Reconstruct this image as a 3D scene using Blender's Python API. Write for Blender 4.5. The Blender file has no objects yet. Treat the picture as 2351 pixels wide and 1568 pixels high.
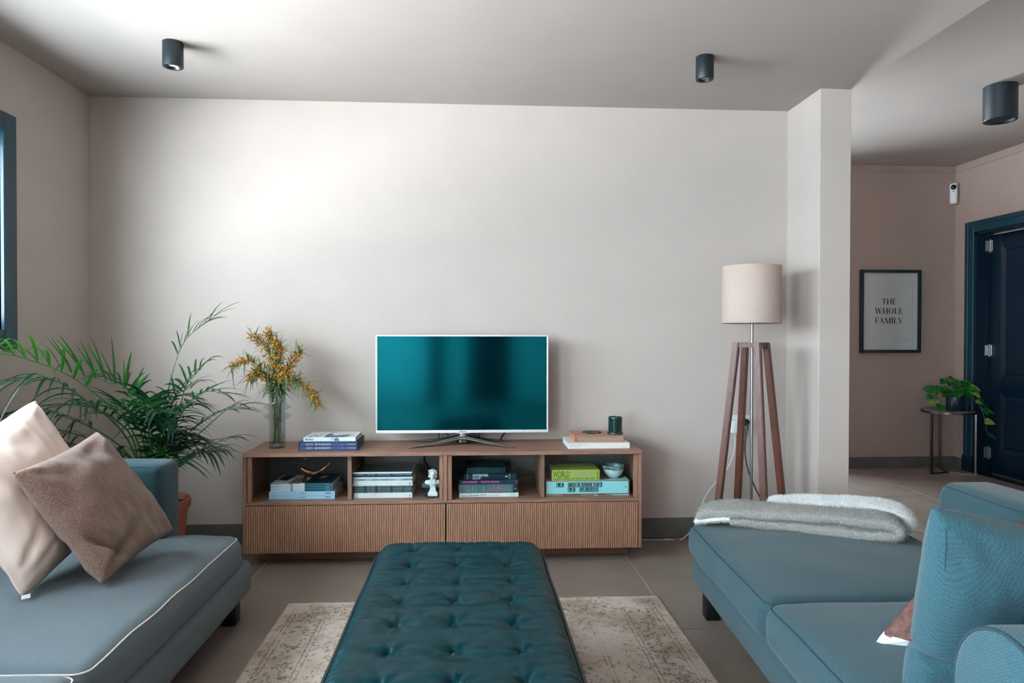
import bpy, bmesh, math, random
from mathutils import Vector, Matrix, noise as mnoise
PI = math.pi
rnd = random.Random(11)
SC = bpy.context.scene
COL = SC.collection

# ------------------------------------------------------------------ camera, world, lamps, exposure
cam = bpy.data.cameras.new('camera')
cam.sensor_fit = 'HORIZONTAL'; cam.sensor_width = 36.0
cam.lens = 36.0 * 1585.68 / 2351.0
cam.clip_start = 0.02; cam.clip_end = 200
camo = bpy.data.objects.new('camera', cam); COL.objects.link(camo)
F = Vector((0.0596314, 0.9981623, -0.0107769)).normalized()
R = Vector((0.99822, -0.0596176, 0.0016016)).normalized()
U = R.cross(F).normalized(); R = F.cross(U).normalized()
camo.matrix_world = Matrix(((R.x, U.x, -F.x, 0), (R.y, U.y, -F.y, 0), (R.z, U.z, -F.z, 1.166), (0, 0, 0, 1)))
SC.camera = camo
SC.view_settings.view_transform = 'Standard'; SC.view_settings.look = 'None'
SC.view_settings.gamma = 1.0; SC.view_settings.use_curve_mapping = False
SC.view_settings.exposure = 0.0
SC.cycles.max_bounces = 10; SC.cycles.diffuse_bounces = 6; SC.cycles.transparent_max_bounces = 16
SC.cycles.sample_clamp_indirect = 6.0; SC.cycles.caustics_reflective = False; SC.cycles.caustics_refractive = False

world = bpy.data.worlds.new('sky'); SC.world = world; world.use_nodes = True
wn = world.node_tree; bg = wn.nodes['Background']
bg.inputs['Color'].default_value = (0.82, 0.93, 1.0, 1); bg.inputs['Strength'].default_value = 30.5

def area(name, loc, direction, sx, sy, power, color=(1, 1, 1), portal=False, spread=PI):
    L = bpy.data.lights.new(name, 'AREA'); L.shape = 'RECTANGLE'; L.size = sx; L.size_y = sy
    L.energy = power; L.color = color; L.spread = spread
    o = bpy.data.objects.new(name, L); COL.objects.link(o)
    o.location = loc; o.rotation_euler = Vector(direction).to_track_quat('-Z', 'Y').to_euler()
    if portal: L.cycles.is_portal = True
    return o
# daylight through the side windows, and the light thrown up by the sunny terrace beyond them
area('window_portal', (-2.36, 1.7, 1.62), (1, 0, 0), 0.95, 3.0, 1, portal=True)
area('near_window_portal', (-2.36, -1.35, 1.08), (1, 0, 0), 2.0, 2.2, 1, portal=True)
area('added_window_portal', (-2.36, -3.45, 1.08), (1, 0, 0), 2.0, 1.6, 1, portal=True)  # for the unseen window added behind the camera for frontal light
area('hall_door_portal', (2.48, 5.842 + .30, 1.02), (0, -1, 0), 0.6, 2.1, 1, portal=True)
area('terrace_bounce', (-6.9, 0.6, -0.3), (0.0, 0, 1), 3.8, 11.0, 5200, (1.0, 0.97, 0.94))
area('garden_bounce', (2.4, 11.2, -0.3), (0.0, 0, 1), 7.0, 4.6, 3200, (1.0, 0.95, 0.91))

# ------------------------------------------------------------------ helpers: colour and materials
def lin(c):
    return tuple(((v / 255.0) / 12.92 if v / 255.0 <= 0.04045 else ((v / 255.0 + 0.055) / 1.055) ** 2.4) for v in c)
def rgba(c): return (*lin(c), 1.0)
MATS = {}
def mat(name, rgb, rough=0.6, metal=0.0, var=0.06, scale=12.0, bump=0.0, bscale=None, stretch=(1, 1, 1), spec=0.5, rgb2=None, detail=4.0, bdist=0.002, sheen=0.0):
    if name in MATS: return MATS[name]
    m = bpy.data.materials.new(name); m.use_nodes = True; nt = m.node_tree; N = nt.nodes; Lk = nt.links
    b = N['Principled BSDF']; b.inputs['Roughness'].default_value = rough; b.inputs['Metallic'].default_value = metal
    b.inputs['Specular IOR Level'].default_value = spec
    if sheen: b.inputs['Sheen Weight'].default_value = sheen
    tc = N.new('ShaderNodeTexCoord'); mp = N.new('ShaderNodeMapping'); mp.inputs['Scale'].default_value = stretch
    Lk.new(tc.outputs['Object'], mp.inputs['Vector'])
    nz = N.new('ShaderNodeTexNoise'); nz.inputs['Scale'].default_value = scale; nz.inputs['Detail'].default_value = detail
    Lk.new(mp.outputs['Vector'], nz.inputs['Vector'])
    mx = N.new('ShaderNodeMix'); mx.data_type = 'RGBA'
    c = lin(rgb); c2 = lin(rgb2) if rgb2 else tuple(max(0, v * (1 - 2 * var)) for v in c)
    c1 = c if rgb2 else tuple(min(1, v * (1 + 2 * var)) for v in c)
    mx.inputs['A'].default_value = (*c2, 1); mx.inputs['B'].default_value = (*c1, 1)
    rp = N.new('ShaderNodeValToRGB'); rp.color_ramp.elements[0].position = 0.3; rp.color_ramp.elements[1].position = 0.7
    Lk.new(nz.outputs['Fac'], rp.inputs['Fac']); Lk.new(rp.outputs['Color'], mx.inputs['Factor'])
    Lk.new(mx.outputs['Result'], b.inputs['Base Color'])
    if bump:
        bp = N.new('ShaderNodeBump'); bp.inputs['Strength'].default_value = bump; bp.inputs['Distance'].default_value = bdist
        if bscale:
            n2 = N.new('ShaderNodeTexNoise'); n2.inputs['Scale'].default_value = bscale; n2.inputs['Detail'].default_value = 3
            Lk.new(mp.outputs['Vector'], n2.inputs['Vector']); Lk.new(n2.outputs['Fac'], bp.inputs['Height'])
        else: Lk.new(nz.outputs['Fac'], bp.inputs['Height'])
        Lk.new(bp.outputs['Normal'], b.inputs['Normal'])
    MATS[name] = m; return m

def fabric(name, rgb, cell=170.0, rough=0.9, bump=0.5, contrast=0.28, big=0.08, rnd_=0.35, dist=0.0015, stretch=(1, 1, 1), sheen=0.15):
    if name in MATS: return MATS[name]
    m = bpy.data.materials.new(name); m.use_nodes = True; nt = m.node_tree; N = nt.nodes; Lk = nt.links
    b = N['Principled BSDF']; b.inputs['Roughness'].default_value = rough; b.inputs['Specular IOR Level'].default_value = 0.2
    b.inputs['Sheen Weight'].default_value = sheen
    tc = N.new('ShaderNodeTexCoord'); mp = N.new('ShaderNodeMapping'); mp.inputs['Rotation'].default_value = (0.6, 0.5, 0.7); mp.inputs['Scale'].default_value = stretch
    Lk.new(tc.outputs['Object'], mp.inputs['Vector'])
    v = N.new('ShaderNodeTexVoronoi'); v.inputs['Scale'].default_value = cell; v.inputs['Randomness'].default_value = rnd_
    Lk.new(mp.outputs['Vector'], v.inputs['Vector'])
    nz = N.new('ShaderNodeTexNoise'); nz.inputs['Scale'].default_value = 6; nz.inputs['Detail'].default_value = 5
    Lk.new(tc.outputs['Object'], nz.inputs['Vector'])
    c = lin(rgb)
    mx = N.new('ShaderNodeMix'); mx.data_type = 'RGBA'
    mx.inputs['A'].default_value = (*[min(1, x * (1 + contrast)) for x in c], 1); mx.inputs['B'].default_value = (*[x * (1 - contrast * 1.5) for x in c], 1)
    Lk.new(v.outputs['Distance'], mx.inputs['Factor'])
    m2 = N.new('ShaderNodeMix'); m2.data_type = 'RGBA'; m2.blend_type = 'MULTIPLY'; m2.inputs['Factor'].default_value = 1
    rp = N.new('ShaderNodeValToRGB'); rp.color_ramp.elements[0].color = (1 - 2 * big, 1 - 2 * big, 1 - 2 * big, 1)
    Lk.new(nz.outputs['Fac'], rp.inputs['Fac'])
    Lk.new(mx.outputs['Result'], m2.inputs['A']); Lk.new(rp.outputs['Color'], m2.inputs['B'])
    Lk.new(m2.outputs['Result'], b.inputs['Base Color'])
    bp = N.new('ShaderNodeBump'); bp.invert = True; bp.inputs['Strength'].default_value = bump; bp.inputs['Distance'].default_value = dist
    Lk.new(v.outputs['Distance'], bp.inputs['Height']); Lk.new(bp.outputs['Normal'], b.inputs['Normal'])
    MATS[name] = m; return m

def glass(name, tint=(1, 1, 1), gloss=1.0, rough=0.02, ior=1.45):
    if name in MATS: return MATS[name]
    m = bpy.data.materials.new(name); m.use_nodes = True; nt = m.node_tree; N = nt.nodes; Lk = nt.links
    N.remove(N['Principled BSDF']); out = N['Material Output']
    t = N.new('ShaderNodeBsdfTransparent'); t.inputs['Color'].default_value = (*tint, 1)
    g = N.new('ShaderNodeBsdfGlossy'); g.inputs['Roughness'].default_value = rough; g.inputs['Color'].default_value = (gloss, gloss, gloss, 1)
    lw = N.new('ShaderNodeLayerWeight'); lw.inputs['Blend'].default_value = 0.5
    pw = N.new('ShaderNodeMath'); pw.operation = 'POWER'; pw.inputs[1].default_value = 5.0; Lk.new(lw.outputs['Facing'], pw.inputs[0])
    fr = N.new('ShaderNodeMath'); fr.operation = 'MULTIPLY_ADD'; f0 = ((ior - 1) / (ior + 1)) ** 2; fr.inputs[1].default_value = min(.8, f0 * 12); fr.inputs[2].default_value = f0; Lk.new(pw.outputs[0], fr.inputs[0])
    nz = N.new('ShaderNodeTexNoise'); nz.inputs['Scale'].default_value = 3
    bp = N.new('ShaderNodeBump'); bp.inputs['Strength'].default_value = 0.01; Lk.new(nz.outputs['Fac'], bp.inputs['Height'])
    Lk.new(bp.outputs['Normal'], g.inputs['Normal'])
    mx = N.new('ShaderNodeMixShader'); Lk.new(fr.outputs[0], mx.inputs['Fac']); Lk.new(t.outputs[0], mx.inputs[1]); Lk.new(g.outputs[0], mx.inputs[2])
    Lk.new(mx.outputs[0], out.inputs['Surface'])
    MATS[name] = m; return m

# ------------------------------------------------------------------ helpers: meshes and objects
WROOT = set()   # roots whose parts are written in room coordinates
def link(name, me, m=None, parent=None, loc=(0, 0, 0), rot=(0, 0, 0), smooth=None):
    o = bpy.data.objects.new(name, me); COL.objects.link(o)
    o.location = loc; o.rotation_euler = rot
    if parent:
        o.parent = parent
        if parent.name in WROOT: o.matrix_parent_inverse = Matrix.Translation(-parent.location)
    if m and not me.materials: me.materials.append(m)
    if smooth is not None:
        for p in me.polygons: p.use_smooth = True
        if smooth < 180: me.set_sharp_from_angle(angle=math.radians(smooth))
    return o
def tome(bm, name='m'):
    bmesh.ops.recalc_face_normals(bm, faces=bm.faces[:])
    me = bpy.data.meshes.new(name); bm.to_mesh(me); bm.free(); return me
def fromdata(vs, fs, name='m'):
    me = bpy.data.meshes.new(name); me.from_pydata([tuple(v) for v in vs], [], fs); me.update(); return me
def tag(o, label, cat, group=None):
    o['label'] = label; o['category'] = cat
    if group: o['group'] = group
    return o
def empty(name, loc, label, cat, group=None, rz=0.0):
    o = bpy.data.objects.new(name, None); COL.objects.link(o); o.location = loc; o.rotation_euler = (0, 0, rz)
    o.empty_display_size = 0.05
    return tag(o, label, cat, group)
def wempty(*a, **k):
    o = empty(*a, **k); WROOT.add(o.name); return o
def struct(o): o['kind'] = 'structure'; return o
def stuff(o): o['kind'] = 'stuff'; return o

def add_box(bm, x0, x1, y0, y1, z0, z1, bev=0.0, seg=2):
    vs = [bm.verts.new(p) for p in ((x0, y0, z0), (x1, y0, z0), (x1, y1, z0), (x0, y1, z0), (x0, y0, z1), (x1, y0, z1), (x1, y1, z1), (x0, y1, z1))]
    fs = [bm.faces.new([vs[i] for i in f]) for f in ((0, 3, 2, 1), (4, 5, 6, 7), (0, 1, 5, 4), (1, 2, 6, 5), (2, 3, 7, 6), (3, 0, 4, 7))]
    if bev > 0:
        es = list({e for f in fs for e in f.edges})
        bmesh.ops.bevel(bm, geom=es, offset=bev, segments=seg, affect='EDGES', profile=0.5)
def box(name, b, m, parent=None, bev=0.0, seg=2, loc=(0, 0, 0), rot=(0, 0, 0)):
    bm = bmesh.new(); add_box(bm, *b, bev=bev, seg=seg)
    return link(name, tome(bm, name), m, parent, loc, rot, 40 if bev else None)
def boxes(name, bl, m, parent=None, bev=0.0, loc=(0, 0, 0), rot=(0, 0, 0)):
    bm = bmesh.new()
    for b in bl: add_box(bm, *b, bev=bev)
    return link(name, tome(bm, name), m, parent, loc, rot, 40 if bev else None)
def add_lathe(bm, prof, n=40, c=(0, 0, 0), cap0=False, cap1=False):
    rings = []
    for r, z in prof:
        rings.append([bm.verts.new((c[0] + r * math.cos(2 * PI * k / n), c[1] + r * math.sin(2 * PI * k / n), c[2] + z)) for k in range(n)])
    for a, b in zip(rings, rings[1:]):
        for k in range(n): bm.faces.new((a[k], a[(k + 1) % n], b[(k + 1) % n], b[k]))
    if cap0: bm.faces.new(rings[0][::-1])
    if cap1: bm.faces.new(rings[-1])
def lathe(name, prof, m, parent=None, n=40, loc=(0, 0, 0), rot=(0, 0, 0), cap0=False, cap1=False, smooth=35):
    bm = bmesh.new(); add_lathe(bm, prof, n, (0, 0, 0), cap0, cap1)
    return link(name, tome(bm, name), m, parent, loc, rot, smooth)
def catmull(pts, n=8):
    P = [Vector(p) for p in pts]; P = [2 * P[0] - P[1]] + P + [2 * P[-1] - P[-2]]; out = []
    for i in range(1, len(P) - 2):
        for k in range(n):
            t = k / n; a, b, c, d = P[i - 1], P[i], P[i + 1], P[i + 2]
            out.append(0.5 * ((2 * b) + (c - a) * t + (2 * a - 5 * b + 4 * c - d) * t * t + (3 * b - a - 3 * c + d) * t ** 3))
    out.append(P[-2]); return out
def add_tube(bm, pts, rad, n=8, closed=False, flat=1.0):
    P = [Vector(p) for p in pts]; rings = []; L = len(P)
    up = Vector((0, 0, 1))
    prev = None
    for i, p in enumerate(P):
        t = (P[(i + 1) % L] - P[i - 1]) if closed else (P[min(i + 1, L - 1)] - P[max(i - 1, 0)])
        t.normalize()
        if prev is None:
            a = t.cross(up);
            if a.length < 1e-3: a = t.cross(Vector((1, 0, 0)))
        else: a = prev - t * prev.dot(t)
        a.normalize(); prev = a; b = t.cross(a)
        r = rad(i / max(1, L - 1)) if callable(rad) else rad
        rings.append([bm.verts.new(p + a * (r * math.cos(2 * PI * k / n)) + b * (r * flat * math.sin(2 * PI * k / n))) for k in range(n)])
    prs = list(zip(rings, rings[1:])) + ([(rings[-1], rings[0])] if closed else [])
    for A, B in prs:
        for k in range(n): bm.faces.new((A[k], A[(k + 1) % n], B[(k + 1) % n], B[k]))
    if not closed:
        bm.faces.new(rings[0][::-1]); bm.faces.new(rings[-1])
def tube(name, pts, rad, m, parent=None, n=8, closed=False, sm=0, loc=(0, 0, 0), flat=1.0):
    bm = bmesh.new(); add_tube(bm, catmull(pts, sm) if sm else pts, rad, n, closed, flat)
    return link(name, tome(bm, name), m, parent, loc, (0, 0, 0), 50)
def axis_samples(h, r, n, e=4):
    a = [-h + r * (k / e) for k in range(e)]; b = [-(h - r) + 2 * (h - r) * k / n for k in range(n + 1)]
    return a + b + [-x for x in reversed(a)]
def rbox(dx, dy, dz, r, n=(10, 10, 3), crown=0.0, crown2=0.0, amp=0.0, freq=4.0, seed=0.0, bulge=0.0):
    """soft rounded box centred on the origin, closed; crown lifts the top"""
    h = (dx / 2, dy / 2, dz / 2); A = [axis_samples(h[i], r, n[i]) for i in range(3)]
    idx = {}; vs = []; fs = []
    def V(p):
        key = tuple(round(c, 6) for c in p)
        if key in idx: return idx[key]
        q = [max(-(h[i] - r), min(h[i] - r, p[i])) for i in range(3)]; d = Vector([p[i] - q[i] for i in range(3)])
        s = Vector(q) + d.normalized() * r if d.length > 1e-9 else Vector(q)
        u, v, w = s.x / h[0], s.y / h[1], s.z / h[2]
        wt = max(0, w)
        s.z += (crown if w > 0 else -crown2) * (1 - min(1, abs(u)) ** 2.5) * (1 - min(1, abs(v)) ** 2.5) * abs(w) ** 0.5
        if bulge:
            s.x += bulge * u * (1 - v * v) * (1 - w * w); s.y += bulge * v * (1 - u * u) * (1 - w * w)
        if amp:
            k = mnoise.noise_vector(Vector((s.x * freq + seed, s.y * freq, s.z * freq)))
            s += Vector(k) * amp
        idx[key] = len(vs); vs.append(s); return idx[key]
    for ax in range(3):
        i, j = (ax + 1) % 3, (ax + 2) % 3
        for sgn in (-1, 1):
            for a in range(len(A[i]) - 1):
                for b in range(len(A[j]) - 1):
                    q = []
                    for (ka, kb) in ((a, b), (a + 1, b), (a + 1, b + 1), (a, b + 1)):
                        p = [0, 0, 0]; p[ax] = sgn * h[ax]; p[i] = A[i][ka]; p[j] = A[j][kb]; q.append(V(p))
                    q = q if sgn > 0 else q[::-1]
                    if len(set(q)) == 4: fs.append(q)
    return fromdata(vs, fs)
def seam_loop(dx, dy, dz, r, rad, n=6, off=0.0):
    """closed path round the top edge of an rbox"""
    k = 0.7071; hx, hy, z = dx / 2 - r, dy / 2 - r, dz / 2 - r + r * k; out = []
    rr = r * k + off
    c = 0.0
    for cx, cy, a0 in ((hx, hy, 0), (-hx, hy, 90), (-hx, -hy, 180), (hx, -hy, 270)):
        for t in range(n + 1):
            a = math.radians(a0 + 90 * t / n); out.append((cx + rr * math.cos(a), cy + rr * math.sin(a), z + off))
    res = []
    for i, p in enumerate(out):
        q = out[(i + 1) % len(out)]; d = (Vector(q) - Vector(p)).length; m = max(1, int(d / 0.04))
        for s in range(m): res.append(Vector(p).lerp(Vector(q), s / m))
    return res

# ------------------------------------------------------------------ lettering
_tx = {}
def text_mesh(s, height=None, width=None, sx=1.0, depth=0.0004, bold=0.0):
    cu = bpy.data.curves.new('t', 'FONT'); cu.body = s; cu.extrude = 0; cu.offset = bold; cu.resolution_u = 3
    o = bpy.data.objects.new('t', cu); COL.objects.link(o); bpy.context.view_layer.update()
    me = bpy.data.meshes.new_from_object(o.evaluated_get(bpy.context.evaluated_depsgraph_get()))
    bpy.data.objects.remove(o); bpy.data.curves.remove(cu)
    xs = [v.co.x for v in me.vertices]; ys = [v.co.y for v in me.vertices]
    x0, x1, y0, y1 = min(xs), max(xs), min(ys), max(ys)
    ky = height / (y1 - y0) if height else 1; kx = width / (x1 - x0) if width else ky * sx
    for v in me.vertices: v.co = Vector(((v.co.x - (x0 + x1) / 2) * kx, (v.co.y - (y0 + y1) / 2) * ky, 0))
    return me
# a small drawn alphabet with serifs: strokes (line x0 y0 x1 y1 w), arcs (cx cy rx ry a0 a1), on a 0..1 high letter
TK, TN = 0.145, 0.05
def _l(*a): return ('l',) + a
def _a(*a): return ('a',) + a
def _s(x, y, w=0.3): return ('s', x, y, w)
SERIF = {
 'T': (0.8, [_l(.4, 0, .4, 1, TK), _l(0, .975, .8, .975, TN), _s(.4, 0), _l(.02, .78, .02, 1, TN), _l(.78, .78, .78, 1, TN)]),
 'H': (0.95, [_l(.17, 0, .17, 1, TK), _l(.78, 0, .78, 1, TK), _l(.17, .5, .78, .5, TN), _s(.17, 0), _s(.17, 1), _s(.78, 0), _s(.78, 1)]),
 'E': (0.72, [_l(.16, 0, .16, 1, TK), _l(.04, .975, .64, .975, TN), _l(.04, .025, .68, .025, TN), _l(.16, .52, .5, .52, TN), _l(.63, .8, .63, 1, TN), _l(.67, 0, .67, .22, TN), _l(.5, .42, .5, .62, TN)]),
 'W': (1.25, [_l(.1, 1, .38, 0, TK), _l(.38, 0, .62, .95, TN), _l(.58, 1, .86, 0, TK), _l(.86, 0, 1.14, 1, TN), _s(.1, 1), _s(.58, 1), _s(1.13, 1, .24)]),
 'O': (0.95, [_a(.47, .5, .44, .52, 0, 360)]),
 'L': (0.7, [_l(.16, 0, .16, 1, TK), _l(.04, .025, .64, .025, TN), _s(.16, 1), _l(.63, 0, .63, .25, TN)]),
 'F': (0.68, [_l(.16, 0, .16, 1, TK), _l(.04, .975, .62, .975, TN), _l(.16, .5, .48, .5, TN), _s(.16, 0), _l(.61, .78, .61, 1, TN), _l(.48, .4, .48, .6, TN)]),
 'A': (0.95, [_l(.1, 0, .47, 1, TN), _l(.44, 1, .8, 0, TK), _l(.24, .36, .67, .36, TN), _s(.1, 0, .24), _s(.81, 0)]),
 'M': (1.15, [_l(.14, 0, .14, 1, TN), _l(.16, 1, .56, 0, TK), _l(.56, 0, .96, 1, TN), _l(.98, 0, .98, 1, TK), _s(.14, 0, .22), _s(.12, 1, .2), _s(.98, 0), _s(1.0, 1, .22)]),
 'I': (0.36, [_l(.18, 0, .18, 1, TK), _s(.18, 0), _s(.18, 1)]),
 'Y': (0.9, [_l(.45, 0, .45, .48, TK), _l(.1, 1, .45, .46, TK), _l(.45, .46, .78, 1, TN), _s(.45, 0), _s(.11, 1), _s(.77, 1, .24)]),
 'G': (0.95, [_a(.47, .5, .44, .52, 42, 330), _l(.82, .08, .82, .42, TK), _s(.78, .42, .34), _l(.8, .76, .8, 1, TN)]),
 'U': (0.92, [_l(.16, .3, .16, 1, TK), _l(.76, .3, .76, 1, TN), _a(.46, .32, .32, .34, 180, 360), _s(.16, 1), _s(.76, 1, .24)]),
 'B': (0.8, [_l(.16, 0, .16, 1, TK), _a(.36, .75, .3, .25, -90, 90), _a(.38, .26, .34, .28, -90, 90), _l(.04, .975, .4, .975, TN), _l(.04, .025, .4, .025, TN), _l(.16, .52, .4, .52, TN)]),
 'R': (0.88, [_l(.16, 0, .16, 1, TK), _a(.36, .74, .32, .26, -90, 90), _l(.04, .975, .38, .975, TN), _l(.16, .49, .4, .49, TN), _l(.4, .48, .76, 0, TK), _s(.16, 0), _s(.8, 0, .2)]),
 'D': (0.92, [_l(.16, 0, .16, 1, TK), _a(.4, .5, .46, .5, -90, 90), _l(.04, .975, .42, .975, TN), _l(.04, .025, .42, .025, TN)]),
 'N': (0.98, [_l(.16, 0, .16, 1, TN), _l(.14, 1, .8, 0, TK), _l(.8, 0, .8, 1, TN), _s(.16, 0, .24), _s(.12, 1, .2), _s(.8, 1, .24)]),
 'C': (0.88, [_a(.47, .5, .44, .52, 45, 315), _l(.78, .76, .78, 1, TN), _l(.8, .02, .8, .2, TN)]),
 'S': (0.7, [_a(.34, .75, .26, .26, 30, 250), _a(.34, .26, .28, .27, -150, 75), _l(.56, .76, .56, 1, TN), _l(.08, 0, .08, .24, TN)]),
 ' ': (0.5, []),
}
def add_stroke(bm, st, ox, k, kx, wk):
    if st[0] == 'l':
        x0, y0, x1, y1, w = st[1:]
        w *= wk
        if abs(y0 - y1) < 1e-6: q = [(x0, y0 - w / 2), (x1, y0 - w / 2), (x1, y0 + w / 2), (x0, y0 + w / 2)]
        else: q = [(x0 - w / 2, y0), (x0 + w / 2, y0), (x1 + w / 2, y1), (x1 - w / 2, y1)]
    elif st[0] == 's':
        x, y, w = st[1:]; h = TN * wk
        y0 = y if y < .2 else (y - h)
        q = [(x - w / 2, y0), (x + w / 2, y0), (x + w / 2, y0 + h), (x - w / 2, y0 + h)]
    else:
        cx, cy, rx, ry, a0, a1 = st[1:]; n = max(6, int(abs(a1 - a0) / 15)); prev = None
        for i in range(n + 1):
            a = math.radians(a0 + (a1 - a0) * i / n); c, s = math.cos(a), math.sin(a)
            t = (TN + (TK - TN) * abs(c) ** 1.3) * wk
            p = bm.verts.new((ox + (cx + rx * c) * k * kx, (cy + ry * s) * k, 0)); q = bm.verts.new((ox + (cx + (rx - t) * c) * k * kx, (cy + (ry - TN * wk * 1.0) * s) * k, 0))
            if prev: bm.faces.new((prev[0], p, q, prev[1]))
            prev = (p, q)
        return
    bm.faces.new([bm.verts.new((ox + a * k * kx, b * k, 0)) for a, b in q])
def serif_mesh(s, height, width=None, wk=1.0, gap=0.1, center=True):
    tot = sum(SERIF[c][0] + gap for c in s) - gap; kx = (width / (tot * height)) if width else 1.0
    bm = bmesh.new(); x = -tot * height * kx / 2 if center else 0
    for c in s:
        for st in SERIF[c][1]: add_stroke(bm, st, x, height, kx, wk)
        x += (SERIF[c][0] + gap) * height * kx
    for v in bm.verts: v.co.y -= height / 2
    for f in bm.faces:
        f.normal_update()
        if f.normal.z < 0: f.normal_flip()
    me = bpy.data.meshes.new('serif'); bm.to_mesh(me); bm.free(); return me
def on_front(name, me, m, parent, x, y, z, rot=0.0):
    """lay a flat XY mesh on a face that looks towards -Y"""
    return link(name, me, m, parent, (x, y, z), (PI / 2, rot, 0))

# ================================================================== THE ROOM
XL, YB, ZC = -2.068, 3.897, 2.454          # left wall, back wall, living-room ceiling
XC0, XC1, YC = 1.824, 1.992, 3.522         # pier at the end of the back wall
YH, ZH, XR, YF = 5.842, 2.646, 4.253, -4.6
WALL = (190, 181, 175)
m_wall = mat('wall_paint', WALL, rough=0.85, var=0.012, scale=5, bump=0.06, bscale=240, bdist=0.0006, spec=0.2)
m_ceil = mat('ceiling_paint', (172, 165, 160), rough=0.9, var=0.01, scale=4, bump=0.04, bscale=200, bdist=0.0005, spec=0.15)
m_hall = mat('hall_wall_paint', (166, 148, 142), rough=0.85, var=0.012, scale=5, bump=0.06, bscale=240, bdist=0.0006, spec=0.2)
m_blue = mat('dark_teal_paint', (3, 54, 70), rough=0.38, var=0.05, scale=20, bump=0.05, bscale=90, bdist=0.0008)
m_door = mat('navy_door_paint', (2, 30, 50), rough=0.36, var=0.06, scale=25, bump=0.06, bscale=120, bdist=0.0008)
m_dark = mat('black_lacquer', (8, 14, 20), rough=0.4, var=0.1, scale=20)
m_grout = mat('pale_grout', (214, 206, 198), rough=0.9, var=0.05, scale=60)
m_tile = mat('warm_grey_tile', (126, 115, 108), rough=0.42, var=0.07, scale=3.2, bump=0.05, bscale=30, bdist=0.001, detail=10, spec=0.4)
m_base = mat('grey_skirting_tile', (92, 92, 90), rough=0.5, var=0.08, scale=9, bump=0.05, bscale=40, detail=8)
m_chrome = mat('polished_chrome', (205, 205, 205), rough=0.12, metal=1.0, var=0.01, scale=8)
m_steel = mat('brushed_steel', (150, 152, 154), rough=0.3, metal=1.0, var=0.03, scale=60, stretch=(1, 1, 0.1))
m_white_pl = mat('white_plastic', (222, 224, 226), rough=0.35, var=0.02, scale=30)
m_black_pl = mat('black_plastic', (16, 18, 20), rough=0.4, var=0.06, scale=40)
m_glass = glass('clear_pane', (0.97, 0.985, 0.99), 1.0, 0.02, 1.45)

# floor: setting bed and large tiles, laid in columns with staggered joints
fl = struct(box('floor', (XL - .3, XR + 1.1, YF - .3, YH + .3, -0.12, -0.004), m_grout))
PX, PYT, J = 0.62, 1.24, 0.0030
k0 = -int((0.197 - XL) / PX) - 2
tile_meshes = {}
for k in range(-5, 8):
    x0 = 0.197 + k * PX
    if x0 > XR or x0 + PX < XL: continue
    off = 3.56 if k % 2 == 0 else 2.677
    for j in range(-8, 4):
        y0 = off + j * PYT
        a, b = max(x0 + J, XL - .05), min(x0 + PX - J, XR + .05); c, d = max(y0 + J, YF - .05), min(y0 + PYT - J, YH + .05)
        if b - a < .03 or d - c < .03: continue
        key = (round(b - a, 3), round(d - c, 3))
        if key not in tile_meshes:
            bm = bmesh.new(); add_box(bm, 0, b - a, 0, d - c, -0.006, 0, bev=0.0012, seg=1); tile_meshes[key] = tome(bm, 'tile'); tile_meshes[key].materials.append(m_tile)
        link('tile', tile_meshes[key], None, fl, (a, c, rnd.uniform(-.0002, .0002)))

# walls, ceilings (boxes with real thickness)
wl_y0, wl_y1, wl_z0, wl_z1 = 0.25, 3.177, 1.181, 2.056
T = 0.28
nw0, nw1 = -2.4, -0.30
boxes_left = [(XL - T, XL, YF - T, -4.25, 0, 3.0), (XL - T, XL, -2.65, nw0, 0, 3.0), (XL - T, XL, -4.25, -2.65, 0, .09), (XL - T, XL, -4.25, -2.65, wl_z1, 3.0), (XL - T, XL, nw1, wl_y0, 0, 3.0), (XL - T, XL, wl_y1, YB + T, 0, 3.0), (XL - T, XL, nw0, nw1, 0, .09), (XL - T, XL, nw0, nw1, wl_z1, 3.0), (XL - T, XL, wl_y0, wl_y1, 0, wl_z0), (XL - T, XL, wl_y0, wl_y1, wl_z1, 3.0)]
struct(boxes('wall_left', boxes_left, m_wall))
struct(box('wall_back', (XL, XC0, YB, YB + T, 0, 3.0), m_wall))
struct(box('wall_inner', (XC0, XC1, YC, YH, 0, ZC + .0), m_wall, bev=0.003, seg=1))
hw0, hw1, hwz = 2.22, 2.74, 2.04
struct(boxes('wall_hall_back', [(XC1, hw0, YH, YH + T, 0, 3.0), (hw1, XR, YH, YH + T, 0, 3.0), (hw0, hw1, YH, YH + T, hwz, 3.0)], m_hall))
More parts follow.
